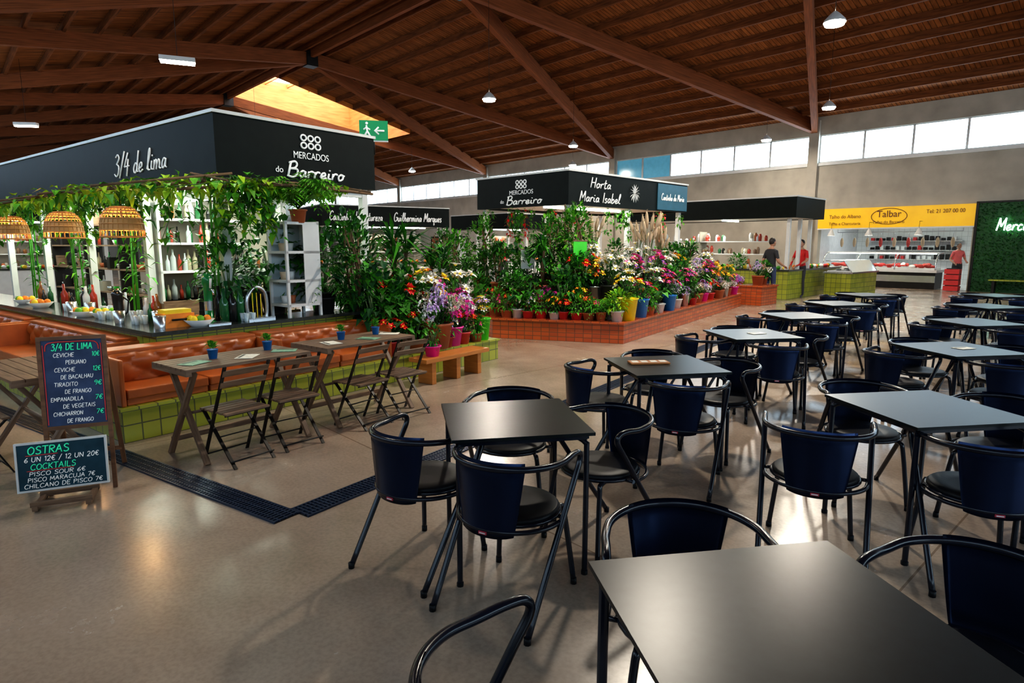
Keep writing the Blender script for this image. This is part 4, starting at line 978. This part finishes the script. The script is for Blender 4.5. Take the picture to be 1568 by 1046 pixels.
# ------------------------------------------------------------------ generic stalls
def stall(name,loc,rz,L,D,z0,z1,base,txts=(),Lb=None,led=True,seed=1):
    rr=random.Random(seed); Lb=Lb or L
    b=B()
    b.bx((0,0,0),(Lb,.6,.85),base); b.bx((0,.6,0),(.6,D,.85),base); b.bx((-.04,-.04,.85),(Lb+.04,.64,.9),M_counter); b.bx((-.04,.64,.85),(.64,D,.9),M_counter)
    b.bx((-.2,-.2,z0),(L+.2,-.12,z1),M_black); b.bx((-.2,-.12,z0),(-.12,D+.2,z1),M_black); b.bx((L+.12,-.12,z0),(L+.2,D+.2,z1),M_black); b.bx((-.12,D+.12,z0),(L+.12,D+.2,z1),M_black)
    b.bx((-.22,-.22,z1),(L+.22,D+.22,z1+.04),M_white); b.bx((-.12,-.12,z0+.02),(L+.12,D+.12,z0+.08),M_white)
    for x in (.1,L/2,L-.1):
        for y in (.1,D-.1): b.box((x,y,z0/2),(.1,.1,z0),M_white)
    b.bx((1.2,D*.55+.3,.0),(L-.2,D*.55+.34,2.1),M_back)
    for k in range(3):
        z=.9+.42*k
        b.bx((1.4,D*.55,z),(L-.3 if L>2 else L,D*.55+.3,z+.03),M_white); b.bx((1.2,1.2,z),(1.5,D-.4,z+.03),M_white)
        n=int(max(L,D)*4)
        for i in range(n):
            mm=rr.choice([BC[3],M_back,PC['terra'],M_white,M_wood,M_dark,BC[0],BC[1],BC[2],BC[5]])
            h=rr.uniform(.1,.28); 
            b.lathe([(.05,0),(.06,h*.7),(.03,h),(.001,h)],(1.45+rr.random()*max(.1,L-1.9),D*.55+.15,z+.03),mm,8)
            b.lathe([(.05,0),(.06,h*.7),(.03,h),(.001,h)],(1.35,1.3+rr.random()*max(.1,D-1.8),z+.03),mm,8)
    for i in range(int(Lb*5)):
        b.ell((rr.uniform(.1,Lb-.1),rr.uniform(.1,.5),.95),(.07,.07,.06),rr.choice([FL['orange'],PC['red'],G[2],FL['yellow'],G[1],M_white]),8,6)
    for i in range(int(D*4)):
        b.ell((rr.uniform(.1,.5),rr.uniform(.7,D-.1),.95),(.08,.08,.08),rr.choice([FL['orange'],PC['red'],G[2],FL['yellow'],G[1],M_white]),8,6)
    if led: b.bx((.5,D*.4,z0-.03),(L-.3,D*.4+.06,z0+.02),M_led)
    o=b.obj(name,loc,rz)
    c=Matrix.Translation(loc)@Matrix.Rotation(rz,4,'Z')
    for (s_,u,z,sz,wd) in txts:
        hand(s_,c@Vector((u,-.21,z)),c.to_3x3()@Vector((0,-1,0)),sz,M_tx,o,width=wd,r=.06,slant=.25)
    if led:
        l=bpy.data.lights.new('stall_light','AREA'); l.energy=55; l.size=1.8; l.color=(1,.96,.88); lo=bpy.data.objects.new('stall_light',l); sc.collection.objects.link(lo); lo.parent=o; lo.location=(L/2,D/2,z0-.06)
    return o
stall('market_stall',(8.35,19.0,0),math.radians(45),1.9,6.0,2.45,3.05,M_lime,Lb=4.6,seed=3)
stall('market_stall',(-7.4,25.2,0),math.radians(33),5.2,3.0,2.4,3.2,M_wall,(('Cantinho da Natureza',1.2,2.8,.36,2.2),('Guilhermina Marques',3.9,2.8,.36,2.2)),seed=4)
stall('market_stall',(-.2,30,0),math.radians(42),2.6,4.0,2.4,3.1,M_white,seed=5)
stall('market_stall',(-19,17,0),math.radians(42),7,3,2.4,3.1,M_white,seed=6)
stall('market_stall',(-13.5,22.5,0),math.radians(42),4,3,2.4,3.1,M_wall,seed=8)
for i,(x,y,k) in enumerate(((6.9,17.6,'gyp'),(7.3,20.4,'bush1'),(6.4,21.6,'hyd'))):
    b=B(); b.box((0,0,.25),(1.0,.7,.5),M_red); b.box((0,0,.52),(1.06,.76,.04),M_red); b.obj('tiled_planter_block',(x,y,0),r2); plant(k,x,y,.54,1.3); plant('bush1',x+.25,y+.25,.54,1)
b=B(); b.bx((0,0,0),(2.2,.8,.75),M_lime); b.bx((-.05,-.05,.75),(2.25,.85,.8),M_steel); b.bx((.05,.05,.8),(2.15,.75,.84),M_white)
for i in range(26): b.ell((R_(.15,2.0),R_(.12,.65),.87),(.12,.04,.03),M_steel,8,5)
b.quad([(0,0,.8),(2.2,0,.8),(2.2,.25,1.15),(0,.25,1.15)],M_glass); 
for x in (0,2.2): b.tube([(x,0,.8),(x,.25,1.15),(x,.8,1.15)],.015,M_steel)
b.bx((0,.25,1.14),(2.2,.8,1.16),M_glass)
b.obj('fish_display_case',(10.6,19.6,0),math.radians(42))

# ------------------------------------------------------------------ people
M_skin=mat('skin',(.42,.22,.14),.5,var=.06); M_hair=mat('hair_dark',(.02,.014,.01),.6); M_eye=mat('eye_white',(.8,.8,.78),.3)
M_shoe=mat('shoe',(.05,.05,.05),.5)
def person(name,loc,ang,shirt,pants,Lsc=1.0,shorts=True,arms=((.27,.02,1.12,.22,.2,1.0),(-.27,.02,1.12,-.20,.24,1.05)),hair=None):
    sk=[
     ((0,0,.94),(.155,.115),None),((0,0,1.08),(.135,.10),0),((0,.01,1.28),(.165,.115),1),((0,0,1.42),(.12,.085),2),((0,.005,1.50),(.055,.055),3),((0,.02,1.57),(.055,.06),4)]
    for s_ in (1,-1):
        i0=len(sk); sk+= [((s_*.10,0,.86),(.095,.10),0),((s_*.115,.025,.50),(.06,.065),i0),((s_*.12,.0,.30),(.055,.06),i0+1),((s_*.12,-.02,.10),(.036,.042),i0+2),((s_*.125,.04,.045),(.04,.035),i0+3),((s_*.135,.14,.035),(.038,.028),i0+4)]
    for k,s_ in enumerate((1,-1)):
        ex_,ey,ez,wx,wy,wz=arms[k]; i0=len(sk)
        sk+=[((s_*.165,0,1.40),(.065,.065),3),((ex_,ey-.03,ez),(.042,.042),i0),((wx,wy,wz),(.027,.027),i0+1)]
        d=(Vector((wx,wy,wz))-Vector((ex_,ey-.03,ez))).normalized(); h=Vector((wx,wy,wz))+d*.07; sk.append((tuple(h),(.034,.022),i0+2))
    me=bpy.data.meshes.new('t'); me.from_pydata([Vector(s[0]) for s in sk],[(s[2],i) for i,s in enumerate(sk) if s[2] is not None],[])
    ob=bpy.data.objects.new('t',me); sc.collection.objects.link(ob)
    md=ob.modifiers.new('s','SKIN'); 
    lay=me.skin_vertices[0].data if me.skin_vertices else None
    if lay is None:
        bpy.context.view_layer.objects.active=ob; bpy.ops.mesh.customdata_skin_add(); lay=me.skin_vertices[0].data
    for i,s in enumerate(sk): lay[i].radius=s[1]; lay[i].use_root=(i==0)
    md.use_smooth_shade=True; m2=ob.modifiers.new('u','SUBSURF'); m2.levels=2; m2.render_levels=2
    dg=bpy.context.evaluated_depsgraph_get(); em=ob.evaluated_get(dg).to_mesh()
    b=B(); vs=[v.co.copy() for v in em.vertices]; base=[b.av(v) for v in vs]
    for p in em.polygons:
        c=p.center; m=shirt; r=abs(c.x)
        if c.z<.075 : m=M_shoe
        elif c.z<(.52 if shorts else .09) and r<.25: m=M_skin if shorts else pants
        elif c.z<.97 and r<.19 : m=pants
        elif c.z>1.475 and r<.09: m=M_skin
        elif c.z<1.22 and (r>.185 ): m=M_skin
        b.af([base[i] for i in p.vertices],m,True)
    bpy.data.objects.remove(ob)
    hc=Vector((0,.025,1.655)); b.ell(hc,(.076,.095,.115),M_skin,16,12); b.ell(hc+Vector((0,-.018,.022)),(.082,.094,.108),hair or M_hair,16,12)
    b.ell(hc+Vector((0,.03,-.06)),(.055,.06,.05),M_skin,12,8)
    b.ell(hc+Vector((0,.096,-.015)),(.013,.02,.022),M_skin,8,6)
    for s_ in (1,-1):
        b.ell(hc+Vector((s_*.03,.082,.005)),(.013,.01,.008),M_eye,8,6); b.ell(hc+Vector((s_*.03,.091,.005)),(.006,.004,.006),M_hair,6,5)
        b.ell(hc+Vector((s_*.078,0,-.01)),(.012,.022,.032),M_skin,8,6); b.ell(hc+Vector((s_*.03,.088,.028)),(.018,.006,.004),M_hair,6,4)
    b.ell(hc+Vector((0,.090,-.055)),(.022,.008,.006),PC['terra'],8,5)
    for k,s_ in enumerate((1,-1)):
        ex_,ey,ez,wx,wy,wz=arms[k]; W=Vector((wx,wy,wz)); d=(W-Vector((ex_,ey-.03,ez))).normalized(); sd=Vector((0,0,1)).cross(d).normalized(); n=d.cross(sd)
        pc=W+d*.07
        for f in range(4):
            o=(f-1.5)*.018; l=(.07,.082,.076,.058)[f]
            b.tube([pc+sd*o,pc+sd*o*1.1+d*(.03+l*.35),pc+sd*o*1.15+d*(.03+l*.7)-n*.015,pc+sd*o*1.1+d*(.03+l*.85)-n*.035],[.0095,.009,.008,.006],M_skin,7)
        b.tube([W+d*.03-sd*s_*.02,W+d*.06-sd*s_*.045,W+d*.09-sd*s_*.05-n*.01],[.011,.010,.007],M_skin,7)
    o=b.obj(name,loc,ang); o.scale=(Lsc,)*3; return o
M_tb=mat('shirt_black',(.02,.02,.025),.8); M_ts=mat('shorts_navy',(.03,.045,.10),.8); M_tr=mat('shirt_red',(.6,.02,.02),.8); M_tp=mat('trousers_dark',(.03,.03,.035),.8)
person('man_in_black_shirt',(7.40,18.0,0),math.radians(-70),M_tb,M_ts,1.04,True,arms=((.26,.05,1.13,.20,.26,1.02),(-.26,-.02,1.13,-.27,.12,.92)))
person('man_in_red_shirt',(9.15,19.95,0),math.radians(120),M_tr,M_tp,1.02,False,arms=((.26,.08,1.15,.12,.30,1.02),(-.26,.08,1.15,-.12,.30,1.00)))
person('woman_in_red_top',tuple(H(4.45,-1.6,.004)),math.radians(170),mat('shirt_pink',(.6,.12,.12),.8),M_tp,.97,False)
person('shopper_in_red_jacket',(-.35,26.5,0),math.radians(150),M_tr,M_tp,1.0,False)

# ------------------------------------------------------------------ world & camera
w=bpy.data.worlds.new('World'); sc.world=w; w.use_nodes=True
bg=w.node_tree.nodes['Background']; sky=w.node_tree.nodes.new('ShaderNodeTexSky'); sky.sky_type='NISHITA'; sky.sun_elevation=math.radians(50); sky.sun_disc=False
w.node_tree.links.new(sky.outputs['Color'],bg.inputs['Color']); bg.inputs['Strength'].default_value=.3
cam=bpy.data.cameras.new('Camera'); co=bpy.data.objects.new('Camera',cam); sc.collection.objects.link(co)
co.location=(0,0,1.65); co.rotation_euler=(math.radians(90-8.79),0,0); cam.sensor_width=36; cam.lens=21.97; cam.clip_end=200; cam.clip_start=.05
sc.camera=co
sc.view_settings.view_transform='Standard'
for lk in ('Medium High Contrast','High Contrast','None'):
    try:
        sc.view_settings.look=lk; break
    except Exception: pass
sc.view_settings.exposure=-0.05
